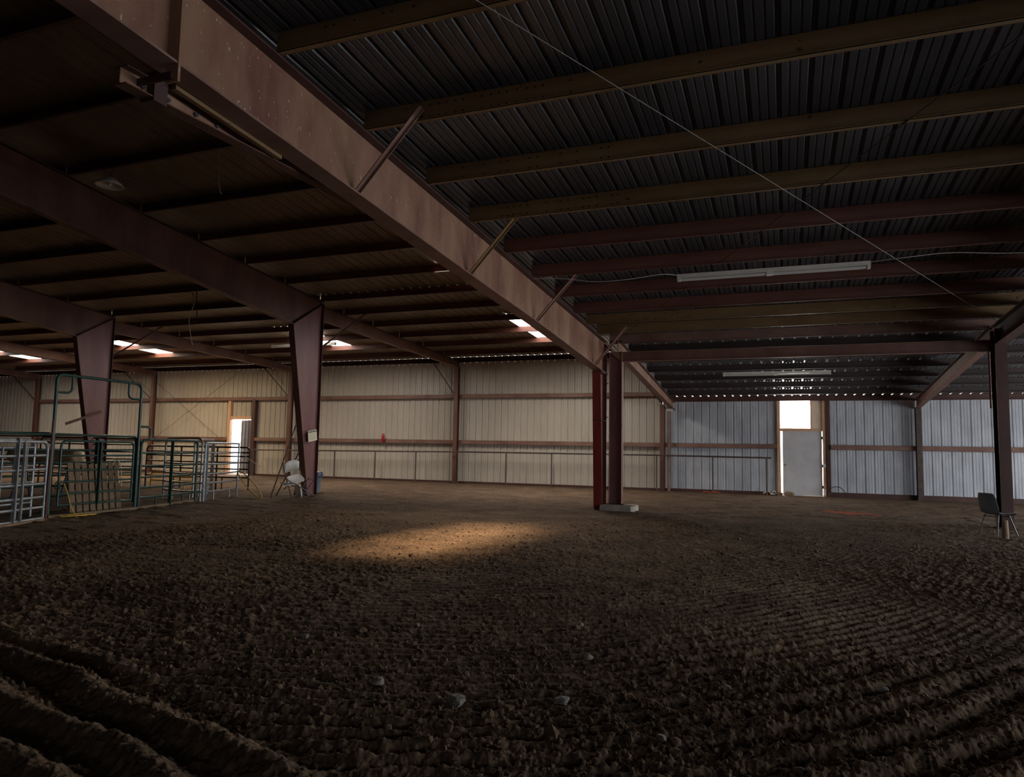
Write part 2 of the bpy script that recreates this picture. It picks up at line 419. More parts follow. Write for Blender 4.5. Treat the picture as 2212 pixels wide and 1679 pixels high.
# base channels along the far wall
t = MB(); t.box(XL, D1[0], YW - .09, YW - .01, -.02, .08); t.box(D1[1], -4.55, YW - .09, YW - .01, -.02, .08)
tag(t.build('trim_1', M_dark), kind='structure')
t = MB(); t.box(-4.55, D2[0], YW - .09, YW - .01, -.02, .1); t.box(D2[1], XR, YW - .09, YW - .01, -.02, .16)
tag(t.build('trim_2', M_dark), kind='structure')
# yard outside
y = MB(); y.add([(-60, 29.2, -.16), (30, 29.2, -.16), (30, 90, -.16), (-60, 90, -.16)], [(0, 1, 2, 3)])
tag(y.build('floor_outside', M_outs), kind='structure')

# ------------------------------------------------------------------ doors and window
# open side door (left)
d = tag(bpy.data.objects.new('door_1', None), kind='structure'); COL.objects.link(d); d.location = (-25.8, YW, 0); ORG[d.name] = Vector(d.location)
m = MB(); m.box(D1[0] - .10, D1[0] + .06, YW - .16, YW + .03, 0, 3.82); m.build('jamb', M_jamb, d)
m = MB(); m.box(D1[1] - .04, D1[1] + .17, YW - .22, YW - .02, 0, 3.82); m.build('post', M_dark, d)
m = MB(); m.box(D1[0] + .06, D1[1] - .04, YW - .14, YW + .02, D1[2] - .03, D1[2] + .12); m.build('lintel', M_jamb, d)
lf = MB(); hx, hy = -25.14, YW + .06; a = math.radians(163)
P = rib_profile(0, .95)
for z0, z1 in ((.05, 2.78),):
    vs = []
    for zz in (z0, z1):
        for x, h in P: vs.append((hx - .12 + x * math.cos(a) - h * math.sin(a), hy + x * math.sin(a) + h * math.cos(a), zz))
    n = len(P); lf.add(vs, [(i, i + 1, n + i + 1, n + i) for i in range(n - 1)])
lo = lf.build('door_leaf', M_leaf, d)
for zz in (.35, 1.15, 1.95, 2.5):
    m = MB(); m.box(hx - .14, hx + .02, hy - .01, hy + .03, zz, zz + .09); m.build('hinge', M_dark, lo)
# grey walk door with window above (right)
d = tag(bpy.data.objects.new('door_2', None), kind='structure'); COL.objects.link(d); d.location = (.6, YW, 0); ORG[d.name] = Vector(d.location)
m = MB(); m.box(D2[0], D2[0] + .115, YW - .1, YW + .04, -.05, 3.54); m.build('jamb', M_jamb, d)
m = MB(); m.box(1.34, D2[1], YW - .1, YW + .04, -.05, 3.54); m.build('jamb', M_jamb, d)
m = MB(); m.box(D2[0] + .115, 1.34, YW - .08, YW + .04, 2.40, 2.49); m.build('lintel', M_jamb, d)
m = MB(); m.box(1.46, 1.60, YW - .14, YW, -.05, 3.54); m.build('post', M_dark, d)
lf = MB(); lf.box(-.055, 1.315, YW - .03, YW + .015, .0, 2.40); lf.prism([(.0, .08), (1.26, .08), (1.26, 2.33), (.0, 2.33)], 'Y', YW - .034, YW - .03); lo = lf.build('door_leaf', M_door, d)
k = MB(); k.lathe([(.03, -.004), (.03, .006), (.012, .012), (.012, .04), (.028, .05), (.03, .07), (.018, .082)], (.03, YW - .03, 1.13), 'Y', 14)
k.v = [(v[0], 2 * (YW - .03) - v[1], v[2]) for v in k.v]; k.build('door_knob', M_brass, lo)
for zz in (.28, 1.06, 2.1):
    h = MB(); h.box(1.30, 1.36, YW - .045, YW - .02, zz, zz + .11); h.build('hinge', M_grey, lo)
h = MB(); h.box(1.33, 1.43, YW - .12, YW - .1, 1.06, 1.2); h.build('strike_plate', M_paint, d)
h = MB(); h.box(1.33, 1.42, YW - .12, YW - .1, .05, .26); h.build('strike_plate', M_paint, d)
wn = MB(); wn.box(D2[0] + .115, 1.0, YW + .0, YW + .02, 2.49, 3.54); wo = wn.build('window_1', M_pane); tag(wo, kind='structure')
m = MB(); m.box(.93, .985, YW - .06, YW + .03, 2.49, 3.54); m.build('window_frame', M_jamb, wo)
m = MB(); m.box(.985, 1.34, YW - .03, YW + .0, 2.49, 3.54); m.build('infill_panel', M_ply, wo)
m = MB(); m.box(D2[0] + .11, .93, YW - .05, YW + .0, 2.485, 2.51); m.build('window_sill', M_jamb, wo)

# ------------------------------------------------------------------ frames
def plate_line(mb, pts, w, t, x, side):
    """flange strip along a (y,z) polyline; side +1 above, -1 below"""
    for (y0, z0), (y1, z1) in zip(pts, pts[1:]):
        d = Vector((y1 - y0, z1 - z0)).normalized(); n = Vector((-d.y, d.x))
        if n.y * side < 0 or (abs(n.y) < 1e-3 and n.x * side < 0): n = -n
        mb.prism([(y0, z0), (y1, z1), (y1 + n.x * t, z1 + n.y * t), (y0 + n.x * t, z0 + n.y * t)], 'X', x - w / 2, x + w / 2)

def tall_column(i, label):
    x = XF[i]; r = thing('tapered_column', label, 'column', (x, 18.2, 0), 'tapered steel frame posts')
    web = MB(); web.prism([(18.0, 0), (18.42, 0), (18.42, 6.0), (17.0, 5.13)], 'X', x - .008, x + .008); web.build('web', M_purp, r)
    f = MB(); plate_line(f, [(18.0, 0), (17.0, 5.13)], .2, .02, x, -1); f.build('flange', M_red, r)
    f = MB(); f.box(x - .1, x + .1, 18.42, 18.44, 0, 6.0); f.build('flange', M_dark, r)
    f = MB(); f.box(x - .14, x + .14, 17.9, 18.5, -.01, .025); f.build('base_plate', M_dark, r)
    f = MB(); f.beam((x, 17.02, 5.13), (x, 18.42, 6.0), .2, .025); f.build('stiffener', M_dark, r)
    return r
tall_column(2, 'tapered brown steel post behind the bow gate of the livestock pens')
tall_column(3, 'tapered brown steel post carrying the cream WARNING sign')
def tall_rafter(i, label):
    x = XF[i]; r = thing('roof_rafter', label, 'beam', (x, 17, 5.2), 'deep roof rafters over the arena')
    yb = -4.0; zb = lambda y: 5.13 + .113 * (17.0 - y)
    web = MB(); web.prism([(17.0, 5.13), (18.42, 6.0), (18.42, 6.03), (yb, hi_main(yb) - .02), (yb, zb(yb))], 'X', x - .008, x + .008); web.build('web', M_red, r)
    f = MB(); plate_line(f, [(yb, zb(yb)), (17.0, 5.13)], .2, .02, x, -1); f.build('flange', M_girt, r)
    f = MB(); plate_line(f, [(yb, hi_main(yb) - .02), (18.42, 6.03)], .2, .018, x, 1); f.build('flange', M_dark, r)
tall_rafter(1, 'dark rafter at the left picture edge, leftmost of the deep rafters')
tall_rafter(2, 'dark rafter ending on the tapered post behind the livestock pens')
tall_rafter(3, 'dark rafter ending on the tapered post with the WARNING sign')
def lean_rafter(i, label, xx=None):
    x = XF[i] if xx is None else xx; r = thing('lean_rafter', label, 'beam', (x, 23, 5.3), 'slim rafters of the far lean roof')
    top = lambda y: hi_lean(y) - .015; dep = lambda y: .42 - .0155 * (y - 18.45)
    w_ = MB(); w_.prism([(18.46, top(18.46)), (28.68, top(28.68)), (28.68, top(28.68) - dep(28.68)), (18.46, top(18.46) - dep(18.46))], 'X', x - .007, x + .007); w_.build('web', M_red, r)
    f = MB(); plate_line(f, [(18.46, top(18.46) - dep(18.46)), (28.68, top(28.68) - dep(28.68))], .15, .014, x, -1); f.build('flange', M_girt, r)
    f = MB(); plate_line(f, [(18.46, top(18.46)), (28.68, top(28.68))], .15, .014, x, 1); f.build('flange', M_dark, r)
lean_rafter(0, 'short piece of slim lean rafter meeting the wall at the far left edge')
lean_rafter(1, 'slim lean rafter meeting the wall at the post left of the open door')
lean_rafter(2, 'slim lean rafter meeting the wall beside the post with the WARNING sign')
lean_rafter(3, 'slim lean rafter meeting the wall post right of the fire extinguisher')
def wall_column(x, h, label, y=28.5):
    r = thing('wall_column', label, 'column', (x, y, 0), 'steel posts along the far wall')
    b = MB(); b.box(x - .006, x + .006, y - .1, y + .1, 0, h); b.build('web', M_red, r)
    b = MB(); b.box(x - .09, x + .09, y - .112, y - .1, 0, h); b.build('flange', M_rail if x > 0 else M_red, r)
    b = MB(); b.box(x - .09, x + .09, y + .1, y + .112, 0, h); b.build('flange', M_dark, r)
    b = MB(); b.box(x - .13, x + .13, y - .15, y + .13, -.01, .02); b.build('base_plate', M_dark, r)
    return r
wall_column(XF[0], 5.2, 'steel wall post farthest left, seen past the bow gate')
wall_column(XF[1], 5.2, 'steel wall post left of the open door, above the pens')
cN = wall_column(XF[2], 5.2, 'steel wall post between the open door and the WARNING sign post')
wall_column(XF[3], 5.2, 'steel wall post in mid wall, right of the red fire extinguisher')
wall_column(XF[4] - .02, 3.42, 'steel wall post at the seam of beige and grey wall sheets')
wall_column(XF[5], 3.22, 'dark steel wall post right of the grey door')

# low frame with the big diagonal rafter
x = XF[4]
r = thing('tapered_column', 'bright red oxide tapered post on the left of the twin posts in mid arena', 'column', (x, 18.2, 0), 'tapered steel frame posts')
b = MB(); b.prism([(17.97, 0), (18.43, 0), (18.43, 3.56), (17.72, 3.56)], 'X', x - .008, x + .008); b.build('web', M_purp, r)
b = MB(); plate_line(b, [(17.97, 0), (17.72, 3.56)], .22, .02, x, -1); b.build('flange', M_redcol, r)
b = MB(); b.box(x - .1, x + .1, 18.43, 18.45, 0, 4.3); b.build('flange', M_red, r)
b = MB(); b.box(x - .14, x + .14, 17.85, 18.5, -.01, .03); b.build('base_plate', M_dark, r)
b = MB(); b.prism([(17.73, 2.30), (18.43, 2.30), (18.43, 2.32), (17.73, 2.32)], 'X', x - .1, x + .1); b.build('stiffener', M_dark, r)
b = MB(); b.prism([(17.72, 3.54), (18.45, 3.54), (18.45, 3.58), (17.72, 3.58)], 'X', x - .12, x + .12); b.build('cap_plate', M_dark, r)
b = MB()
for zz in (2.4, 3.3, 3.9, .5): b.box(x + .09, x + .15, 18.40, 18.43, zz, zz + .02)
b.build('link_plate', M_grey, r)

r = thing('steel_column', 'plum primed square built H post on the right of the twin posts, on the concrete block', 'column', (-4.14, 18.4, 0))
xa, xb = -4.31, -3.97
b = MB(); b.box(xa, xb, 18.44, 18.452, .14, 4.15); b.build('web', M_purp, r)
b = MB(); b.box(xa, xa + .014, 18.33, 18.55, .14, 4.15); b.build('flange', M_purp, r)
b = MB(); b.box(xb - .014, xb, 18.33, 18.55, .14, 4.15); b.build('flange', M_girt, r)
b = MB(); b.prism([(xa, 4.15), (xb, 4.15), (xb, 3.88)], 'Y', 18.36, 18.372); b.build('gusset', M_girt, r)
b = MB(); b.box(xa - .04, xb + .06, 18.26, 18.6, .13, .155); b.build('base_plate', M_dark, r)
b = MB()
poly = [(-4.42, 17.82), (-3.62, 17.82), (-3.55, 17.9), (-3.55, 18.5), (-3.62, 18.62), (-4.42, 18.62)]
b.prism(poly, 'Z', -.04, .10); b.prism([(p[0] * .985 - .06, p[1] * .97 + .547) for p in poly], 'Z', .10, .135)
tag(b.build('concrete_footing', M_conc, origin=(-4, 18.2, 0)), 'chipped concrete block under the plum post in mid arena', 'footing')

r = thing('roof_rafter', 'big diagonal brown rafter crossing the upper middle, with pale droppings on its web', 'beam', (x, 10, 4.2), 'deep roof rafters over the arena')
bot = [(-5.0, 5.02), (0, 4.72), (5, 4.42), (9.5, 4.15), (12.6, 3.98), (18.45, 3.58)]
ys = [p[0] for p in bot]
b = MB(); b.prism([(a, q) for a, q in bot] + [(18.45, lo_main(18.45) - .02), (-5, lo_main(-5) - .02)], 'X', x - .008, x + .008); b.build('web', M_web, r)
b = MB(); plate_line(b, bot, .24, .02, x, -1); b.build('flange', M_girt, r)
b = MB(); plate_line(b, [(-5, lo_main(-5) - .02), (18.45, lo_main(18.45) - .02)], .24, .018, x, 1); b.build('flange', M_dark, r)
for yy in (3.98,):
    zb = float(np.interp(yy, ys, [p[1] for p in bot]))
    b = MB(); b.box(x + .008, x + .13, yy - .012, yy + .012, zb - .16, lo_main(yy) - .02); b.build('stiffener', M_web, r)
# knee braces from the rafter to the purlins
nm = ['topmost in the picture', 'second from the top', 'third from the top', 'lowest, beside the twin posts']
for k, (yy, zb) in enumerate(((6.55, 4.36), (9.63, 4.18), (12.76, 4.01), (17.3, 3.68))):
    b = MB(); b.beam((x + .06, yy, zb), (x + .86, yy - .02, lo_main(yy) + .12), .012, .075, up=(0, 1, 0)); b.beam((x + .06, yy + .03, zb), (x + .86, yy + .01, lo_main(yy) + .12), .07, .012, up=(0, 1, 0))
    tag(b.build('flange_brace', M_girt if k != 1 else M_ochre, origin=(x, yy, zb)), 'angle brace from the big rafter up to a purlin, ' + nm[k], 'brace', 'angle braces on the big rafter')
# channel hung under the rafter, near upper left
r = thing('hung_channel', 'rusty steel channel hung below the big rafter at upper left', 'beam', (-5, 6, 4.4))
zc = lambda y: 4.28 + .040 * (y - 3.88)
b = MB(); b.prism([(3.80, zc(3.8)), (9.5, zc(9.5)), (9.5, zc(9.5) + .14), (3.8, zc(3.8) + .14)], 'X', -4.79, -4.78); b.build('web', M_web, r)
b = MB(); b.prism([(3.8, zc(3.8)), (9.5, zc(9.5)), (9.5, zc(9.5) + .01), (3.8, zc(3.8) + .01)], 'X', -4.84, -4.71); b.build('flange', M_rust, r)
b = MB(); b.prism([(3.8, zc(3.8) + .14), (9.5, zc(9.5) + .14), (9.5, zc(9.5) + .15), (3.8, zc(3.8) + .15)], 'X', -4.84, -4.71); b.build('flange', M_dark, r)
b = MB(); b.box(-4.84, -4.42, 3.95, 3.97, 4.34, 4.40); b.box(-4.85, -4.70, 4.05, 4.18, 4.26, 4.50); b.build('hanger_bracket', M_dark, r)
b = MB(); b.beam((-4.66, 4.2, 4.44), (-4.64, 5.5, 4.36), .05, .05); b.build('spacer_bar', M_ochre, r)
for yy in (4.0, 4.25, 4.55, 4.8):
    b = MB(); b.lathe([(.02, 0), (.02, .02)], (-4.78, yy, zc(yy) + .07), 'X', 8); b.build('bolt', M_grey, r)

# lean rafters of the low roof, eave beam
def low_lean(x, label):
    r = thing('low_lean_rafter', label, 'beam', (x, 23, 3.9), 'sloping rafters of the low lean roof')
    top = lambda y: lo_lean(y) - .02; ya = 18.6; dep = lambda y: .34 - .006 * (y - ya)
    b = MB(); b.prism([(ya, top(ya)), (28.75, top(28.75)), (28.75, top(28.75) - dep(28.75)), (ya, top(ya) - dep(ya))], 'X', x - .008, x + .008); b.build('web', M_web, r)
    b = MB(); plate_line(b, [(ya, top(ya) - dep(ya)), (28.75, top(28.75) - dep(28.75))], .18, .016, x, -1); b.build('flange', M_girt, r)
    b = MB(); plate_line(b, [(ya, top(ya)), (28.75, top(28.75))], .18, .016, x, 1); b.build('flange', M_dark, r)
low_lean(-4.14, 'sloping rafter from the twin posts down to the far wall')
low_lean(XF[5], 'sloping rafter at the right edge, down to the dark wall post')
r = thing('eave_beam', 'long brown I beam spanning from the twin posts to the right-hand post', 'beam', (0, 18.45, 4))
b = MB(); b.box(xb, XF[5] - .1, 18.44, 18.452, 3.90, 4.13); b.build('web', M_red, r)
b = MB(); b.box(xb, XF[5] - .1, 18.37, 18.52, 3.885, 3.90); b.build('flange', M_girt, r)
b = MB(); b.box(xb, XF[5] - .1, 18.37, 18.52, 4.13, 4.145); b.build('flange', M_girt, r)
r = thing('steel_column', 'dark steel post at the right picture edge behind the shell chair', 'column', (XF[5], 18.3, 0))
b = MB(); b.box(XF[5] - .008, XF[5] + .008, 18.1, 18.44, 0, 4.35); b.build('web', M_dark, r)
b = MB(); b.box(XF[5] - .11, XF[5] + .11, 18.08, 18.1, 0, 4.35); b.build('flange', M_dark, r)
b = MB(); b.box(XF[5] - .11, XF[5] + .11, 18.44, 18.46, 0, 4.35); b.build('flange', M_dark, r)
b = MB(); b.box(XF[5] - .15, XF[5] + .15, 18.0, 18.55, -.01, .03); b.build('base_plate', M_dark, r)
b = MB(); b.tube([(XF[5] - .13, 18.5, 3.9), (XF[5] - .13, 18.5, 2.62)], .022, 8); b.build('conduit', M_girt, r)
r = thing('roof_rafter', 'dark rafter at the right picture edge, running toward the upper right corner', 'beam', (XF[5], 10, 4.2), 'deep roof rafters over the arena')
b = MB(); b.prism([(18.45, 4.0), (18.45, lo_main(18.45) - .02), (-5, lo_main(-5) - .02), (-5, 5.3)], 'X', XF[5] - .008, XF[5] + .008); b.build('web', M_dark, r)
b = MB(); plate_line(b, [(-5, 5.3), (18.45, 4.0)], .22, .02, XF[5], -1); b.build('flange', M_dark, r)
b = MB(); plate_line(b, [(-5, lo_main(-5) - .02), (18.45, lo_main(18.45) - .02)], .22, .018, XF[5], 1); b.build('flange', M_dark, r)
b = MB(); b.tube([(-4.25, 28.34, 0), (-4.25, 28.34, 3.2)], .06, 10); pp = b.build('pipe_post', M_girt, origin=(-4.25, 28.34, 0))
tag(pp, 'pale round pipe post beside the wall post at the wall seam', 'post')
b = MB(); b.box(-4.34, -4.1, 28.26, 28.42, 3.14, 3.24); b.build('cap_block', M_conc, pp)

# ------------------------------------------------------------------ purlins and girts
ORD = ['first', 'second', 'third', 'fourth', 'fifth', 'sixth', 'seventh', 'eighth', 'ninth', 'tenth', 'eleventh', 'twelfth']
def purlin(x0, x1, y, z, dep, m, label, group, holes=False, name='roof_purlin'):
    b = MB()
    b.box(x0, x1, y - .004, y + .004, z, z + dep)
    b.box(x0, x1, y - .065, y, z, z + .006); b.box(x0, x1, y - .065, y - .059, z, z + .02)
    b.box(x0, x1, y, y + .065, z + dep - .006, z + dep)
    if holes:
        g = np.random.default_rng(int(y * 100)); xx = x0 + .55
        while xx < x0 + 2.5:
            for zz in (.24, .76):
                b.lathe([(.011, 0), (.011, .003)], (xx, y - .008, z + dep * zz), 'Y', 8, mi=1)
            xx += float(g.choice([.09, .11, .22, .3]))
    o = b.build(name, [m, M_hole], origin=((x0 + x1) / 2, y, z))
    return tag(o, label, 'purlin', group)
Ylow = [17.5, 16.4, 15.3, 13.9, 12.45, 11.0, 9.55, 8.15, 6.65, 5.15, 3.6]
for k, yy in enumerate(Ylow):
    oc = k in (0, 1, 6, 7, 8, 9)
    purlin(XF[4] + .06, XF[5] + .3, yy, lo_main(yy), .245, M_ochre if oc else M_rustp,
           f'{"ochre" if oc else "red brown"} purlin of the low roof at right, {ORD[k]} up from its eave',
           'purlins of the low roof', oc)
b = MB(); yy = 18.75; b.box(XF[4] + .1, XF[5] + .3, yy - .004, yy + .004, lo_main(yy), lo_main(yy) + .25); b.box(XF[4] + .1, XF[5] + .3, yy - .07, yy, lo_main(yy), lo_main(yy) + .012); b.box(XF[4] + .1, XF[5] + .3, yy - .07, yy - .062, lo_main(yy), lo_main(yy) + .03)
tag(b.build('eave_strut', M_girt, origin=(0, yy, 4.4)), 'light edged eave strut of the low roof, just above the long I beam', 'beam')
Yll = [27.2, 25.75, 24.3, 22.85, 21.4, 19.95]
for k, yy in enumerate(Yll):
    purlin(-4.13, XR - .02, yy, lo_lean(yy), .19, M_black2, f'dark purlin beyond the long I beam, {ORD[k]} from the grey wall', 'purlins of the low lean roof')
b = MB(); b.box(-4.69, XR, YW - .14, YW - .0, 3.54, 3.735); b.box(-4.3, XR, YW - .2, YW - .13, 3.54, 3.56)
tag(b.build('eave_strut', M_dark, origin=(0, YW, 3.6)), 'dark eave strut on top of the grey wall, over the grey door', 'beam')
Yhm = [18.35, 16.65, 14.97, 13.32, 11.6, 9.78, 8.1, 6.4, 4.7, 3.0]
BAY = {1: 'over the pens', 2: 'between bow gate post and sign post', 3: 'between sign post and big rafter'}
for bay in (1, 2, 3):
    for k, yy in enumerate(Yhm):
        if bay == 1 and k > 5: continue
        if bay == 3 and k > 7: continue
        purlin(XF[bay] + .02, (XF[bay + 1] - .02) if bay < 3 else -4.78, yy, hi_main(yy), PD - .005, M_rustp if k < 4 else M_dark,
               f'{"rusty" if k < 4 else "dark"} high roof purlin {BAY[bay]}, {ORD[k]} from the posts', f'high roof purlins bay {bay}')
Yhl = [27.1, 25.22, 23.3, 21.45, 19.65]
BL = {0: 'at the far left edge', 1: 'above the open door', 2: 'behind the WARNING sign post', 3: 'right of the WARNING sign post'}
for bay in (0, 1, 2, 3):
    for k, yy in enumerate(Yhl):
        purlin(XF[bay] + .02, (XF[bay + 1] - .02) if bay < 3 else -4.78, yy, hi_lean(yy), PD - .005, M_rustp,
               f'rusty lean roof purlin {BL[bay]}, {ORD[k]} from the wall', f'far lean roof purlins bay {bay}')
    b = MB(); x0, x1 = XF[bay], XF[bay + 1] if bay < 3 else -4.74
    b.box(x0, x1, YW - .16, YW - .0, 5.40, 5.415); b.box(x0, x1, YW - .035, YW - .023, 5.4, 5.632)
    tag(b.build('eave_strut', M_dark, origin=(x0, YW, 5.4)), f'dark eave strut on top of the beige wall {BL[bay]}', 'beam', 'eave struts of the beige wall')
b = MB(); b.box(XL, XF[0], YW - .16, YW, 5.40, 5.415); b.box(XL, XF[0], YW - .035, YW - .023, 5.4, 5.632)
tag(b.build('eave_strut', M_dark, origin=(XF[0], YW, 5.4)), 'end of the dark eave strut at the extreme left edge of the picture', 'beam', 'eave struts of the beige wall')
def girt(x0, x1, z, label, y=YW):
    b = MB(); b.box(x0, x1, y - .20, y - .194, z - .085, z + .085); b.box(x0, x1, y - .2, y - .0, z + .079, z + .085); b.box(x0, x1, y - .2, y - .0, z - .085, z - .079)
    b.box(x0, x1, y - .205, y - .2, z - .01, z + .01)
    tag(b.build('wall_girt', M_girt, origin=((x0 + x1) / 2, y, z)), label, 'girt', 'horizontal wall girts')
UP = ['at the far left edge', 'above the open door', 'right of the WARNING sign post', 'behind the twin posts, right of the mid wall post']
for bay in range(4): girt(XF[bay] + .1, XF[bay + 1] - .1, 3.85, 'upper girt on the beige wall ' + UP[bay])
girt(XF[0] + .1, XF[1] - .1, 1.81, 'lower girt on the beige wall at the far left edge')
girt(XF[1] + .1, D1[0] - .1, 1.81, 'lower steel girt on the beige wall behind the pens, left of the open door')
girt(D1[1] + .17, XF[2] - .1, 1.81, 'short lower girt on the beige wall just right of the open door')
girt(XF[2] + .1, XF[3] - .1, 1.81, 'lower steel girt on the beige wall under the red fire extinguisher')
girt(XF[3] + .1, XF[4] - .12, 1.81, 'lower steel girt on the beige wall right of the mid wall post')
girt(XF[4] + .1, D2[0], 1.81, 'steel girt on the grey wall left of the grey door')
girt(D2[1] + .16, XF[5] - .1, 1.81, 'steel girt on the grey wall right of the grey door')
girt(XF[5] + .1, XR, 1.81, 'steel girt on the grey wall at the right edge')
# braces near the posts and on the wall
def bar(name, p0, p1, m, label, cat, w=.06, group=None):
    b = MB(); b.beam(p0, p1, .008, w); b.beam(p0, p1, w, .008)
    return tag(b.build(name, m, origin=p0), label, cat, group)
for x0, lab in ((XF[0], 'farthest left'), (XF[1], 'left of the open door'), (XF[2], 'between the open door and the WARNING sign'), (XF[3], 'in mid wall')):
    dx = 2.3 if x0 < -30 else (1.75 if x0 < -20 else 1.25)
    bar('knee_brace', (x0 - .05, 28.44, 3.88), (x0 - dx, 28.52, 5.42), M_red, f'knee brace up from the wall post {lab}', 'brace', .06, 'knee braces at the wall posts')
bar('knee_brace', (-22.6, 18.48, 4.64), (-21.5, 19.62, hi_lean(19.62) + .04), M_red, 'angle iron brace on the back of the post behind the bow gate', 'brace', .06, 'knee braces at the frame posts')
bar('knee_brace', (-13.58, 18.48, 4.64), (-12.72, 19.62, hi_lean(19.62) + .04), M_red, 'angle iron brace on the back of the WARNING sign post', 'brace', .06, 'knee braces at the frame posts')
def rod(p0, p1, r, m, label, name='brace_rod', cat='rod', group=None):
    b = MB(); b.tube([p0, p1], r, 6); return tag(b.build(name, m, origin=p0), label, cat, group)
rod((-31.5, 28.42, 1.7), (-25.6, 28.42, 5.40), .009, M_rail, 'thin cross brace rod on the beige wall, rising to the right by the open door', group='wall brace rods')
rod((-31.5, 28.40, 4.82), (-26.7, 28.40, 1.68), .009, M_rail, 'thin cross brace rod on the beige wall, falling to the right by the open door', group='wall brace rods')
rod((-4.4, .9, lo_main(.9) - .03), (4.4, 17.9, lo_main(17.9) - .03), .0045, M_cable, 'pale bracing cable crossing the low roof from upper left to right', 'brace_cable', 'cable', 'roof brace cables')
rod((4.4, 2.1, lo_main(2.1) - .02), (-4.2, 18.5, lo_main(18.5) + .02), .006, M_dcab, 'dark bracing cable crossing the low roof from upper right to the twin posts', 'brace_cable', 'cable', 'roof brace cables')

# ------------------------------------------------------------------ pipe rail in front of the far wall
r = thing('pipe_rail', 'long waist high pipe rail along the far wall, ending left of the grey door', 'railing', (-13, 28.17, 0))
b = MB(); b.tube([(-24.6, 28.17, 1.28), (-20, 28.17, 1.31), (-13, 28.17, 1.38), (-4.8, 28.17, 1.40), (-.45, 28.17, 1.38)], .03, 8); b.build('top_rail', M_rail, r)
for xx in (-24.5, -22.25, -19.75, -17.54, -15.43, -13.35, -11.08, -9.04, -6.95, -4.7, -2.56, -.62):
    b = MB(); b.tube([(xx, 28.17, -.03), (xx, 28.17, 1.30 if xx < -18 else 1.36)], .03, 8); b.build('post', M_rail, r)

# ------------------------------------------------------------------ livestock pens
def rail_panel(name, label, A, B, rails, m, zt, rr=.024, fr=.028, rad=.14, foot=True, ups=(), group='livestock panels', ext=0., cat='livestock panel', frame_top=True, wide=.05):
    A = Vector((A[0], A[1], 0)); B = Vector((B[0], B[1], 0)); u = (B - A).normalized(); Z = Vector((0, 0, 1))
    n = u.cross(Z); ln = (B - A).length
    r = thing(name, label, cat, ((A + B) / 2)[:], group)
    f = MB(); zb = rails[-1]
    path = [A + Z * 0.0] + arc(A + u * rad + Z * (zt - rad), PI, PI / 2, rad, u, Z) + arc(B - u * rad + Z * (zt - rad), PI / 2, 0, rad, u, Z) + [B + Z * 0.0]
    f.tube(path, fr, 8); f.build('frame', m, r)
    for z in rails:
        b = MB(); b.tube([A - u * ext + Z * z, A + u * ln * .5 + Z * (z - .012), B + u * ext + Z * z], rr, 8); b.build('rail', m, r)
    for t, z0, z1, wd in ups:
        p = A + u * (ln * t) + n * .03; b = MB(); b.beam(p + Z * z0, p + Z * z1, wd, .03, up=u); b.build('upright', m, r)
    if foot:
        for t in (.28, .75):
            p = A + u * (ln * t); b = MB(); b.tube([p, p + Z * zb], .02, 8); b.build('foot', m, r)
    return r
GR = [1.22, .92, .69, .45, .22]
# bow gate frame and its gate
G0 = Vector((-13.64, 9.92, 0)); G1 = Vector((-13.81, 12.08, 0)); gu = (G1 - G0).normalized(); Z = Vector((0, 0, 1))
r = thing('bow_gate_frame', 'tall dark green bow gate frame arching above the livestock pens', 'gate frame', G0[:])
b = MB(); zt = 2.86; rad = .12
b.tube([G0 + Z * -.03] + arc(G0 + gu * rad + Z * (zt - rad), PI, PI / 2, rad, gu, Z) + arc(G1 - gu * rad + Z * (zt - rad), PI / 2, 0, rad, gu, Z) + [G1 + Z * -.03], .032, 10); b.build('arch', M_green, r)
b = MB(); b.tube([G0 + Z * 2.5] + [G0 + gu * .12 + Z * 2.5] + arc(G0 + gu * .24 + Z * 2.62, -PI / 2, 0, .12, gu, Z) + [G0 + gu * .36 + Z * 2.84], .024, 8); b.build('corner_loop', M_green, r)
b = MB(); b.tube([G1 + Z * 2.5] + [G1 - gu * .12 + Z * 2.5] + arc(G1 - gu * .24 + Z * 2.62, -PI / 2, -PI, .12, gu, Z) + [G1 - gu * .36 + Z * 2.84], .024, 8); b.build('corner_loop', M_green, r)
b = MB(); b.tube([G1 + Z * 1.88, G1 + gu * .2 + Z * 1.88] + arc(G1 + gu * .26 + Z * 1.80, PI / 2, 0, .08, gu, Z) + [G1 + gu * .34 + Z * 1.6], .024, 8); b.build('side_loop', M_green, r)
A = G0 + gu * .2; B = G1 - gu * .12
r = thing('gate', 'dark green six bar gate hanging in the bow frame', 'gate', ((A + B) / 2)[:])
b = MB(); zt = 1.52; rad = .12
b.tube([A + Z * .2] + arc(A + gu * rad + Z * (zt - rad), PI, PI / 2, rad, gu, Z) + arc(B - gu * rad + Z * (zt - rad), PI / 2, 0, rad, gu, Z) + [B + Z * .2], .024, 8); b.build('frame', M_green, r)
for z in GR: 
    b = MB(); b.tube([A + Z * z, B + Z * z], .02, 8); b.build('rail', M_green, r)
b = MB(); p = A + gu * ((B - A).length * .50); b.beam(p + Z * .2 + gu.cross(Z) * .03, p + Z * 1.5 + gu.cross(Z) * .03, .07, .03, up=gu); b.build('upright', M_green, r)
b = MB(); p = A + Z * .66
b.tube([p + Vector((.03, -.04 + .05 * math.sin(a), .08 * math.cos(a) - .04)) for a in np.linspace(0, 6.2, 14)], .012, 6); b.build('latch_chain', M_black, r)
PR = [1.28, .98, .72, .48, .25]
rail_panel('livestock_panel', 'dark green pipe panel right of the bow gate', (-13.86, 12.22), (-14.42, 14.46), PR, M_green, 1.59, ups=((.5, .02, 1.56, .07),))
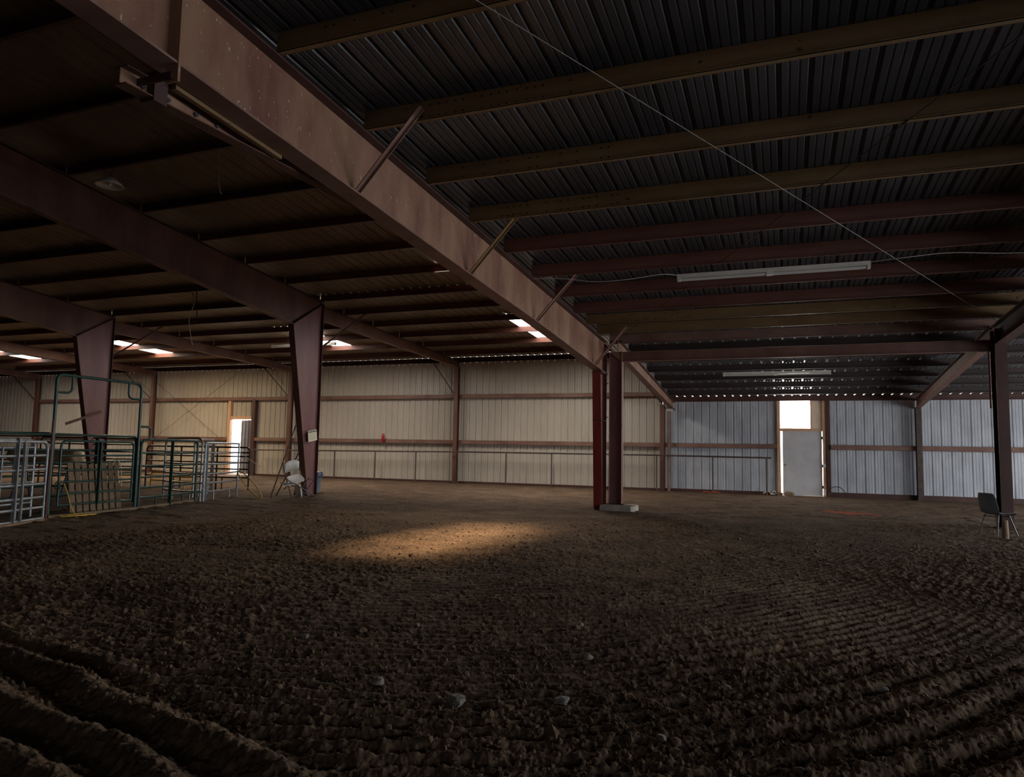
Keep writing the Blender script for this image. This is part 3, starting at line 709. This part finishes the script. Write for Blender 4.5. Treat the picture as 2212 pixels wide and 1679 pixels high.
rail_panel('livestock_panel', 'galvanised end panel with protruding bar ends, nearest the open door', (-14.30, 14.62), (-15.0, 16.62), PR, M_steel, 1.54, ext=.1, rad=.02, ups=((.02, 0, 1.5, .06),))
rail_panel('livestock_panel', 'galvanised panel at the left picture edge', (-12.45, 7.45), (-13.10, 9.44), [1.24, .98, .71, .46, .27, .06], M_steel, 1.49, fr=.032, rr=.026, ups=((.62, 0, 1.56, .07), (.70, .0, 1.5, .05)))
rail_panel('livestock_panel', 'second green panel standing behind the bow gate', (-14.75, 9.1), (-15.05, 13.15), [1.33, 1.05, .78, .55, .33], M_green, 1.66, ups=((.42, 0.1, 1.6, .09), (.70, .1, 1.6, .09), (.985, .05, 1.62, .11)))
rail_panel('livestock_panel', 'galvanised panel with round top corners, running back from the end panel', (-14.34, 14.55), (-16.0, 14.9), PR, M_steel, 1.66, rad=.2)
rail_panel('livestock_panel', 'small galvanised panel with round corners, right behind the end panel', (-15.4, 15.35), (-16.6, 17.3), [1.5, 1.15, .8, .45, .2], M_steel, 1.64, rad=.18, ups=((.3, .95, 1.5, .03), (.55, .95, 1.5, .03), (.9, 0, 1.6, .10)))
rail_panel('livestock_panel', 'galvanised head gate panel with upright bars, behind the left edge panel', (-13.55, 8.35), (-13.9, 9.75), [1.38, 1.02, .7, .3], M_steel, 1.52, ups=((.2, .7, 1.38, .03), (.45, .3, 1.38, .03), (.65, .7, 1.38, .03), (.85, .7, 1.38, .03)))
BLK = [1.25, 1.12, .92, .70, .42]
rail_panel('livestock_panel', 'black back panel of the pens, left half by the tan barrel', (-24.8, 17.6), (-20.8, 18.3), [1.45, 1.2, .95, .7, .4], M_black, 1.66, ups=((.3, 0, 1.6, .05), (.6, 0, 1.6, .05)), group='black back panels')
rail_panel('livestock_panel', 'black back panel of the pens, right half behind the galvanised panels', (-20.6, 18.4), (-16.6, 18.9), BLK, M_black, 1.42, ups=((.35, 0, 1.4, .05), (.7, 0, 1.4, .05)), group='black back panels')
rail_panel('livestock_panel', 'dark maroon panel topping the pens at the far left edge', (-25.0, 15.6), (-22.2, 16.1), [1.68, 1.5, 1.2, .9, .5], M_dark, 1.78, group='black back panels')
rail_panel('livestock_panel', 'low rail hurdle behind the dark green panel, warm light in its yellow colour', (-19.9, 18.0), (-18.0, 18.05), [.42, .28], M_rope, .55, group='black back panels')  # yellow colour paints the warm light on these bars
# bottom sill along the pen front
b = MB()
for a, q in (((-12.4, 7.6), (-13.12, 9.5)), ((-13.5, 9.8), (-13.83, 12.2)), ((-13.83, 12.2), (-14.5, 14.6))):
    b.beam((a[0], a[1], .02), (q[0], q[1], .02), .09, .06)
tag(b.build('sill_timber', M_wood, origin=(-13.6, 10, 0)), 'half buried timber sill along the foot of the pens', 'timber')
# pallet leaning on the gate
r = thing('wooden_pallet', 'weathered wooden pallet standing upright behind the bow gate', 'pallet', (-14.15, 11.3, 0))
pa = Vector((-14.0, 10.66, 0)); pb = Vector((-14.1, 11.98, 0)); pu = (pb - pa).normalized(); tilt = Vector((-.16, 0, 1)).normalized(); pn = pu.cross(tilt)
Lp = (pb - pa).length
for t in np.linspace(.05, .95, 8):
    b = MB(); p = pa + pu * (Lp * t); h = 1.05 + .02 * math.sin(t * 40)
    b.beam(p + tilt * .01, p + tilt * h, .13, .02, up=pn); b.build('board', M_wood, r)
for hh in (.12, .55, .95):
    b = MB(); b.beam(pa + tilt * hh - pn * .06, pb + tilt * hh - pn * .06, .045, .09, up=tilt); b.build('stringer', M_wood, r)
# tan barrel on a stand
r = thing('practice_barrel', 'long tan barrel lying on a stand inside the pens', 'barrel', (-17.6, 13, 0))
b = MB(); b.lathe([(.02, -1.45), (.13, -1.43), (.18, -1.36), (.19, -1.2), (.19, 1.0), (.18, 1.1), (.14, 1.16), (.06, 1.19), (.05, 1.24), (.0, 1.24)], (-18.0, 13, 1.12), 'X', 20, cap=False); b.build('shell', M_tan, r)
for xx in (-18.9, -17.1):
    b = MB(); b.tube([(xx - .05, 12.75, 0), (xx, 12.95, .98)], .025, 8); b.build('leg', M_grey, r)
    b = MB(); b.tube([(xx - .05, 13.25, 0), (xx, 13.05, .98)], .025, 8); b.build('leg', M_grey, r)
b = MB(); b.tube([(-13.06, 9.46, -.04), (-13.04, 9.47, 1.92)], .022, 8)
tag(b.build('steel_rod', M_rust, origin=(-13.05, 9.46, 0)), 'thin rusty rod stuck in the ground left of the bow gate', 'rod')
b = MB(); b.beam((-22.35, 16.65, 2.10), (-22.42, 18.0, 2.58), .03, .09)
tag(b.build('lever_bar', M_rust, origin=(-22.4, 17.2, 2.3)), 'flat rusty bar jutting left from the post behind the bow gate', 'bar')
# yellow lead rope from the gate latch to a coil on the dirt
pth = [Vector((-13.58, 10.18, .66)), Vector((-13.55, 10.25, .45)), Vector((-13.53, 10.3, .25)), Vector((-13.48, 10.34, .08)), Vector((-13.42, 10.38, .03))]
for k in range(26):
    a = k * .55; pth.append(Vector((-13.3 + .13 * math.cos(a), 10.15 + .30 * math.sin(a) + .01 * k, .03 + .006 * (k % 3))))
b = MB(); b.tube(pth, .011, 6); tag(b.build('lead_rope', M_rope, origin=(-13.4, 10.2, 0)), 'thin yellow rope hanging from the gate latch, coiled on the dirt', 'rope')
# yellow hoop leaning on the end panel
c0 = Vector((-15.03, 16.66, .72)); c1 = Vector((-13.55, 15.98, .02)); ax = (c1 - c0); mid = (c0 + c1) / 2; sd = ax.normalized().cross(Vector((.2, -.9, .3))).normalized()
b = MB(); b.tube([mid + ax * (.5 * math.cos(a)) + sd * (.10 * math.sin(a)) + Z * .02 for a in np.linspace(0, 2 * PI, 36)[:-1]], .016, 6, close=True)
tag(b.build('rope_loop', M_rope, origin=c0), 'yellow rope loop slung from the end panel down to the dirt', 'rope')
b = MB(); pts = [Vector((-15.0, 16.7, 1.26)).lerp(Vector((-15.6, 19.4, .55)), t) - Z * (.10 * math.sin(PI * t)) for t in np.linspace(0, 1, 8)]
b.tube(pts, .006, 6)
tag(b.build('pale_cord', M_rope2, origin=(-15, 16.7, 1.2)), 'thin pale cord sagging from the end panel toward the white chairs', 'cord')
b = MB(); b.tube([(-14.0, 11.62, 1.0), (-13.97, 11.66, 1.12), (-13.95, 11.74, 1.08), (-13.93, 11.78, .9), (-13.93, 11.8, .55)], .012, 6); b.tube([(-13.95, 11.70, .92), (-13.93, 11.74, .6)], .02, 6)
tag(b.build('rag_strip', M_tan, origin=(-13.95, 11.7, .9)), 'pale frayed strap hanging over the pallet', 'strap')

# ------------------------------------------------------------------ things at the WARNING sign post
x = XF[3]
r = thing('warning_sign', 'cream WARNING sign screwed to the tapered post', 'sign', (x + .13, 18.08, 1.82))
Ms = Matrix.Translation((x + .125, 18.08, 1.83)) @ Matrix.Rotation(.16, 4, 'X') @ Matrix.Rotation(PI / 2, 4, 'Z') @ Matrix.Rotation(PI / 2, 4, 'X')
b = MB(); b.box(-.215, .215, -.17, .17, -.003, .0); b.xf(Ms); b.build('plate', M_sign, r)
cu = bpy.data.curves.new('t', 'FONT'); cu.body = 'WARNING'; cu.size = .084; cu.align_x = 'CENTER'; cu.align_y = 'CENTER'; cu.offset = .003
to = bpy.data.objects.new('t', cu); COL.objects.link(to); bpy.context.view_layer.update()
me = bpy.data.meshes.new_from_object(to.evaluated_get(bpy.context.evaluated_depsgraph_get())); bpy.data.objects.remove(to)
b = MB(); b.add([Ms @ (v.co + Vector((0, .12, .002))) for v in me.vertices], [tuple(p.vertices) for p in me.polygons]); b.build('heading', M_ink, r)
b = MB()
for k in range(7):
    xx = -.18
    while xx < .16:
        wd = random.uniform(.02, .06); b.box(xx, xx + wd, .055 - k * .03, .065 - k * .03, .001, .0015); xx += wd + .012
b.xf(Ms); b.build('fine_print', M_ink2, r)
cu = bpy.data.curves.new('t', 'FONT'); cu.body = 'N'; cu.size = .2; cu.align_x = 'CENTER'
to = bpy.data.objects.new('t', cu); COL.objects.link(to); bpy.context.view_layer.update()
me = bpy.data.meshes.new_from_object(to.evaluated_get(bpy.context.evaluated_depsgraph_get())); bpy.data.objects.remove(to)
Mn = Matrix.Translation((XF[2], 28.385, 2.72)) @ Matrix.Rotation(PI / 2, 4, 'X') @ Matrix.Rotation(-.3, 4, 'Z')
b = MB(); b.add([Mn @ v.co for v in me.vertices], [tuple(p.vertices) for p in me.polygons]); b.build('chalk_mark', M_girt, cN)

def folding_chair(M, label):
    r = thing('folding_chair', label, 'chair', M.translation[:], 'toppled white folding chairs')
    # local: seat at z .45, back toward -y
    b = MB(); n = 9
    for s_, (zc_, hh, yy) in (('b', (.72, .36, -.24)),):
        vs = []
        for k in range(n):
            t = -1 + 2 * k / (n - 1); xx = .22 * t; dy = -.05 * (1 - t * t)
            top = zc_ + hh / 2 - .06 * t ** 4; bo = zc_ - hh / 2 + .02 * t ** 2
            for zz, off in ((bo, 0), (top, 0), (bo, .018), (top, .018)): vs.append((xx, yy + dy + off + .05 * (zz - .72), zz))
        fs = []
        for k in range(n - 1):
            a = k * 4; c_ = a + 4
            fs += [(a, c_, c_ + 1, a + 1), (a + 2, a + 3, c_ + 3, c_ + 2), (a + 1, c_ + 1, c_ + 3, a + 3), (a, a + 2, c_ + 2, c_)]
        fs += [(0, 1, 3, 2), ((n - 1) * 4, (n - 1) * 4 + 2, (n - 1) * 4 + 3, (n - 1) * 4 + 1)]
        b.add(vs, fs, 0, True)
    b.xf(M); b.build('backrest', M_white, r)
    b = MB(); pts = []
    for k in range(20):
        a = 2 * PI * k / 20; ca, sa = math.cos(a), math.sin(a)
        pts.append((.215 * np.sign(ca) * abs(ca) ** .5, .03 + .20 * np.sign(sa) * abs(sa) ** .5))
    b.prism(pts, 'Z', .43, .47); b.xf(M); b.build('seat', M_white, r)
    for sx in (-1, 1):
        b = MB(); b.tube([(sx * .235, -.30, .88), (sx * .235, -.24, .62), (sx * .235, .05, .30), (sx * .235, .30, .0)], .014, 8); b.xf(M); b.build('leg', M_grey, r)
        b = MB(); b.tube([(sx * .21, .18, .44), (sx * .21, -.28, .0)], .014, 8); b.xf(M); b.build('leg', M_grey, r)
    b = MB(); b.tube([(-.21, -.25, .04), (.21, -.25, .04)], .01, 6); b.tube([(-.235, .27, .05), (.235, .27, .05)], .01, 6); b.xf(M); b.build('stretcher', M_grey, r)
folding_chair(Matrix.Translation((-13.35, 17.15, .17)) @ Matrix.Rotation(math.radians(248), 4, 'Z') @ Matrix.Rotation(math.radians(-24), 4, 'X') @ Matrix.Rotation(math.radians(14), 4, 'Y'), 'white folding chair tilted against the WARNING sign post')
folding_chair(Matrix.Translation((-12.98, 17.5, .30)) @ Matrix.Rotation(math.radians(150), 4, 'Z') @ Matrix.Rotation(math.radians(-100), 4, 'X'), 'white folding chair lying collapsed at the foot of the WARNING sign post')
rod((-13.86, 16.72, 0), (-13.79, 17.62, 2.12), .018, M_rail, 'long thin pole leaning on the left side of the WARNING sign post', 'leaning_pole', 'pole', 'poles leaning on the post')
rod((-14.3, 17.5, 0), (-13.82, 17.9, 1.35), .018, M_black, 'short black pole leaning behind the white chairs', 'leaning_pole', 'pole', 'poles leaning on the post')
b = MB(); b.prism([(-13.80, -.02), (-13.60, -.02), (-13.55, .30), (-13.74, .34)], 'Y', 17.66, 17.69)
tag(b.build('yellow_board', M_ochre, origin=(-13.7, 17.67, 0)), 'small yellowed board standing behind the white chairs', 'board')
r = thing('trash_bin', 'blue grey trash bin behind the WARNING sign post', 'bin', (-14.30, 19.35, 0))
b = MB(); b.lathe([(.17, 0), (.18, .02), (.225, .56), (.24, .57), (.24, .6)], (-14.30, 19.35, 0), 'Z', 20); b.build('body', M_blue, r)
b = MB(); b.lathe([(.245, .50), (.26, .56), (.25, .64), (.22, .67), (.17, .60), (.1, .58)], (-14.30, 19.35, 0), 'Z', 20)
b.v = [(v[0] + .015 * math.sin(9 * v[1] + 20 * v[2]), v[1] + .015 * math.sin(11 * v[0]), v[2] + .02 * math.sin(14 * v[0] + 9 * v[1])) for v in b.v]; b.build('liner_bag', M_bag, r)
# fire extinguisher
r = thing('fire_extinguisher', 'small red fire extinguisher hung on the beige wall girt', 'fire extinguisher', (-17.33, 28.5, 1.8))
b = MB(); b.lathe([(.055, 0), (.07, .02), (.07, .26), (.05, .31), (.025, .33), (.025, .36)], (-17.33, 28.49, 1.76), 'Z', 16); b.build('cylinder', M_fire, r)
b = MB(); b.box(-17.41, -17.29, 28.47, 28.51, 2.115, 2.14); b.box(-17.38, -17.30, 28.475, 28.505, 2.15, 2.165); b.build('handle', M_fire, r)
b = MB(); b.tube([(-17.38, 28.48, 2.12), (-17.43, 28.48, 2.06), (-17.42, 28.48, 1.95), (-17.41, 28.48, 1.86)], .011, 6); b.build('hose', M_black, r)

# ------------------------------------------------------------------ light fixtures, cables
def fixture(x0, x1, y, z, label):
    r = thing('fluorescent_fixture', label, 'ceiling light', ((x0 + x1) / 2, y, z), 'unlit fluorescent strips')
    b = MB(); b.prism([(y - .06, z + .03), (y + .06, z + .03), (y + .06, z + .10), (y - .06, z + .10)], 'X', x0, x1); b.build('channel', M_paint, r)
    xm = (x0 + x1) / 2
    for dy in (-.035, .035):
        for a, q in ((x0 + .06, xm - .05), (xm + .05, x1 - .06)):
            b = MB(); b.tube([(a, y + dy, z + .005), (q, y + dy, z + .005)], .018, 8); b.build('tube', M_tube, r)
    for a in (x0, xm - .05, xm + .0, x1 - .05):
        b = MB(); b.box(a, a + .05, y - .055, y + .055, z - .015, z + .03); b.build('lamp_holder', M_paint, r)
    return r
fixture(-1.74, 1.36, 12.66, 4.58, 'long unlit fluorescent strip hung under the low roof at right')
fixture(-1.75, 1.33, 22.85, 3.93, 'unlit fluorescent strip in the low lean roof above the grey door')
fixture(-19.6, -16.5, 23.3, 5.52, 'unlit fluorescent strip in the far lean roof behind the WARNING sign post')
def cable(pts, r_, m, label, name='electric_cable', cat='cable', group=None):
    P = [Vector(p) for p in pts]; Q = []
    for i in range(len(P) - 1):
        p0 = P[max(i - 1, 0)]; p1 = P[i]; p2 = P[i + 1]; p3 = P[min(i + 2, len(P) - 1)]
        for t in np.linspace(0, 1, 6)[:-1]:
            Q.append(.5 * ((2 * p1) + (p2 - p0) * t + (2 * p0 - 5 * p1 + 4 * p2 - p3) * t * t + (3 * p1 - p0 - 3 * p2 + p3) * t ** 3))
    Q.append(P[-1]); b = MB(); b.tube(Q, r_, 6)
    return tag(b.build(name, m, origin=pts[0]), label, cat, group)
cable([(-4.38, 12.4, 4.74), (-3.8, 12.4, 4.70), (-3.2, 12.4, 4.60), (-2.6, 12.4, 4.60), (-2.0, 12.45, 4.66), (-1.74, 12.6, 4.66)], .007, M_wire, 'white cable sagging from the big rafter to the long fluorescent strip', group='white roof cables')
cable([(1.36, 12.6, 4.66), (1.8, 12.45, 4.65), (2.44, 12.42, 4.67), (3.19, 12.42, 4.60), (4.3, 12.42, 4.55)], .007, M_wire, 'white cable running right from the long fluorescent strip', group='white roof cables')
r = thing('pendant_lamp', 'unlit white dome lamp hanging in the dark at upper left', 'lamp', (-12, 9.5, 6.4))
b = MB(); prof = [(.06, .16), (.10, .14), (.20, .06), (.25, 0), (.245, -.005), (.19, .05), (.09, .12)]; b.lathe(prof, (-11.99, 9.47, 6.4), 'Z', 24, cap=False); b.build('shade', M_paint, r)
b = MB(); b.lathe([(.0, -.02), (.03, -.01), (.045, .03), (.03, .09), (.0, .1)], (-11.99, 9.47, 6.42), 'Z', 12, cap=False); b.build('bulb', M_tube, r)
b = MB(); b.tube([(-11.99, 9.47, 6.55), (-11.99, 9.6, 7.0)], .008, 6); b.build('cord', M_black, r)
cable([(-9.66, 9.78, 6.93), (-9.64, 9.78, 6.6), (-9.6, 9.78, 6.25), (-9.57, 9.8, 6.1), (-9.54, 9.8, 6.07)], .007, M_wire, 'short pale pull cord hanging from a dark purlin at upper left', 'pull_cord', 'cord')
cable([(-17.15, 16.62, 6.22), (-17.05, 16.62, 5.87), (-17.21, 16.62, 5.37), (-17.12, 16.62, 4.9), (-17.02, 16.62, 4.55)], .012, M_rope2, 'frayed pale rope dangling from a purlin in mid roof', 'hanging_rope', 'rope', 'ropes hanging from the high roof')
cable([(-16.96, 16.62, 6.23), (-16.95, 16.62, 5.9), (-16.9, 16.62, 5.5), (-16.88, 16.62, 5.2)], .014, M_black, 'black strap dangling beside the frayed rope in mid roof', 'hanging_strap', 'strap', 'ropes hanging from the high roof')
cable([(1.47, 28.45, .12), (1.56, 28.45, .31), (1.8, 28.5, .38), (1.98, 28.5, .27), (2.12, 28.5, .03)], .014, M_dcab, 'stiff dark hose arching against the grey wall right of the grey door', 'dark_hose', 'hose')

# ------------------------------------------------------------------ shell chair at right
r = thing('shell_chair', 'slate blue plastic shell chair with thin metal legs at the right edge', 'chair', (3.75, 16.1, 0))
Mc = Matrix.Translation((3.84, 16.32, 0)) @ Matrix.Rotation(math.radians(-58), 4, 'Z')   # local +y is the sitter's front
b = MB(); prof = [(-.30, .84), (-.285, .78), (-.25, .62), (-.225, .50), (-.18, .435), (-.10, .415), (.02, .42), (.14, .435), (.22, .43), (.25, .40)]
wid = [.17, .205, .225, .225, .215, .215, .225, .225, .22, .20]; n = 9; vs = []
for (yy, zz), wd in zip(prof, wid):
    for k in range(n):
        t = -1 + 2 * k / (n - 1); vs.append((wd * t, yy + (.05 * t * t if zz > .48 else 0), zz + (.035 * t * t if zz < .48 else 0)))
fs = [(i * n + k, i * n + k + 1, (i + 1) * n + k + 1, (i + 1) * n + k) for i in range(len(prof) - 1) for k in range(n - 1)]
b.add(vs, fs, 0, True); b.xf(Mc); so = b.build('shell', M_chair, r)
sm = so.modifiers.new('thick', 'SOLIDIFY'); sm.thickness = .008; sb = so.modifiers.new('sub', 'SUBSURF'); sb.levels = 2; sb.render_levels = 2
for sx, sy in ((-1, -1), (1, -1), (-1, 1), (1, 1)):
    b = MB(); b.tube([(sx * .15, sy * .12, .42), (sx * .22, sy * .24, 0.0)], .011, 8); b.xf(Mc); b.build('leg', M_grey, r)
b = MB(); b.tube([(-.17, -.14, .39), (.17, -.14, .39)], .01, 6); b.tube([(-.17, .14, .39), (.17, .14, .39)], .01, 6); b.xf(Mc); b.build('seat_frame', M_grey, r)
b = MB(); b.lathe([(.055, -.05), (.058, .1), (.05, .34), (.03, .35)], (3.86, 15.9, 0), 'Z', 10)
tag(b.build('wooden_stake', M_wood, origin=(3.86, 15.9, 0)), 'short wooden stake beside the shell chair at the right edge', 'stake')
# ------------------------------------------------------------------ stones and small debris
ST = [(-1.81, 3.88, .055, 'pale broken stone lying lowest left of centre in the furrows'), (-.61, 3.82, .032, 'small white stone near the bottom edge, right of centre'),
      (-1.33, 5.06, .035, 'pale oval stone alone on a row, right of centre'), (-2.40, 3.98, .04, 'grey stone left of the biggest broken stone'),
      (-1.62, 5.9, .03, 'round grey stone on the rows in mid floor'), (-2.9, 5.4, .025, 'bright white chip on the rows left of centre'),
      (-.35, 4.75, .026, 'white pebble right of the pale oval stone'), (-3.5, 4.7, .03, 'pale pebble on the rows at left'),
      (-1.25, 4.15, .045, 'angular brown grey stone right of the biggest broken stone'), (.55, 5.1, .04, 'grey stone among the clods at right')]
for i, (sx, sy, ss, lab) in enumerate(ST):
    b = MB(); b.rock((sx, sy, gz(sx, sy) + ss * .45), (ss * .95, ss * .8, ss * .6), 100 + i); tag(b.build('stone', M_stone, origin=(sx, sy, gz(sx, sy))), lab, 'stone', 'loose stones on the arena floor')
for i, (sx, sy, ss, lab) in enumerate(((-.2, 28.3, .10, 'brown rock by the bright gap at the foot of the grey door'), (.17, 28.3, .13, 'larger brown rock against the foot of the grey door'))):
    b = MB(); b.rock((sx, sy, ss * .5), (ss * 1.3, ss * .8, ss * .75), 140 + i, sub=2); tag(b.build('rock', M_wood, origin=(sx, sy, 0)), lab, 'rock', 'rocks at the grey door')
cable([(-.75, 28.3, .05), (-.6, 28.35, .14), (-.45, 28.3, .06), (-.38, 28.32, .16), (-.3, 28.3, .05), (-.5, 28.25, .04)], .022, M_rope2, 'bundle of pale twine on the ground left of the grey door', 'twine_bundle', 'twine')
cable([(-2.95, 28.15, .02), (-2.8, 28.1, .06), (-2.65, 28.12, .02), (-2.45, 28.1, .05), (-2.3, 28.12, .01)], .02, M_orange, 'crumpled orange strap under the rail on the grey wall', 'orange_strap', 'strap')

# ------------------------------------------------------------------ light
W = bpy.data.worlds.new('World'); S.world = W; W.use_nodes = True
bg = W.node_tree.nodes['Background']; bg.inputs['Color'].default_value = (.93, .96, 1, 1); bg.inputs['Strength'].default_value = 8.0
def area(name, loc, rot, sx, sy, energy, col, spread=180, portal=False):
    l = bpy.data.lights.new(name, 'AREA'); l.shape = 'RECTANGLE'; l.size = sx; l.size_y = sy; l.energy = energy; l.color = col; l.spread = math.radians(spread)
    if portal: l.cycles.is_portal = True
    o = bpy.data.objects.new(name, l); COL.objects.link(o); o.location = loc; o.rotation_euler = rot; return o
area('door_portal', (-25.8, YW + .02, 1.42), (-PI / 2, 0, 0), 1.5, 2.84, 1, (1, 1, 1), portal=True)
# sun on the yard beyond the open door, reaching the threshold
su = bpy.data.lights.new('sun', 'SUN'); su.energy = 4; su.angle = .01; su.color = (1, .93, .8); so = bpy.data.objects.new('sun', su); COL.objects.link(so)
so.rotation_euler = (math.radians(-28), 0, math.radians(8))
for i, (a, b) in enumerate(SKY):   # daylight carried in by each translucent roof panel
    area('skylight_daylight', ((a + b) / 2, 23.4, hi_lean(23.4) - .06), (math.radians(-2.7), 0, 0), b - a, 3.7, 420 if i == 1 else 250, (1, .76, .46) if i == 1 else (1, .93, .85), 180)
# warm daylight falling through the slot between the two roofs
area('roof_slot_light', (-5.35, 10.9, 4.62), (0, math.radians(-3), 0), .35, 4.2, 54, (1, .74, .46), 36)
# added unseen area fills, from the right and from behind the viewer
area('right_side_fill', (12.8, 20.0, 1.6), (0, math.radians(76), 0), 2.8, 12, 880, (.93, .96, 1), 150)
area('end_fill', (8.5, -10.5, 3.9), (math.radians(78), 0, math.radians(12)), 8, 1.6, 90, (.88, .93, 1), 140)
area('side_fill', (13.0, 7.5, 2.2), (0, math.radians(84), 0), 2.8, 10, 430, (.86, .93, 1), 140)
# added unseen area lamp, backlights the soil rows across the arena
area('backlight_fill', (-7.2, 17.2, 5.9), (math.radians(-62), 0, math.radians(14)), 3.2, 1.6, 120, (1, .86, .70), 110)

# ------------------------------------------------------------------ camera
yaw, pitch, roll = .3681202894577813, .08688598684694288, .018167879977980812
f = Vector((-math.sin(yaw) * math.cos(pitch), math.cos(yaw) * math.cos(pitch), math.sin(pitch)))
rr_ = Vector((math.cos(yaw), math.sin(yaw), 0)); uu_ = rr_.cross(f)
r2 = rr_ * math.cos(roll) + uu_ * math.sin(roll); u2 = -rr_ * math.sin(roll) + uu_ * math.cos(roll)
cam = bpy.data.cameras.new('camera'); co = bpy.data.objects.new('camera', cam); COL.objects.link(co)
R = Matrix((r2, u2, -f)).transposed().to_4x4(); co.matrix_world = Matrix.Translation((0, 0, 1.5)) @ R
cam.sensor_fit = 'HORIZONTAL'; cam.sensor_width = 36; cam.lens = 36 * 1525.29 / 2212; cam.clip_start = .05; cam.clip_end = 300
S.camera = co
S.view_settings.view_transform = 'Standard'; S.view_settings.look = 'None'; S.view_settings.exposure = 0; S.view_settings.gamma = 1
S.view_settings.use_curve_mapping = False
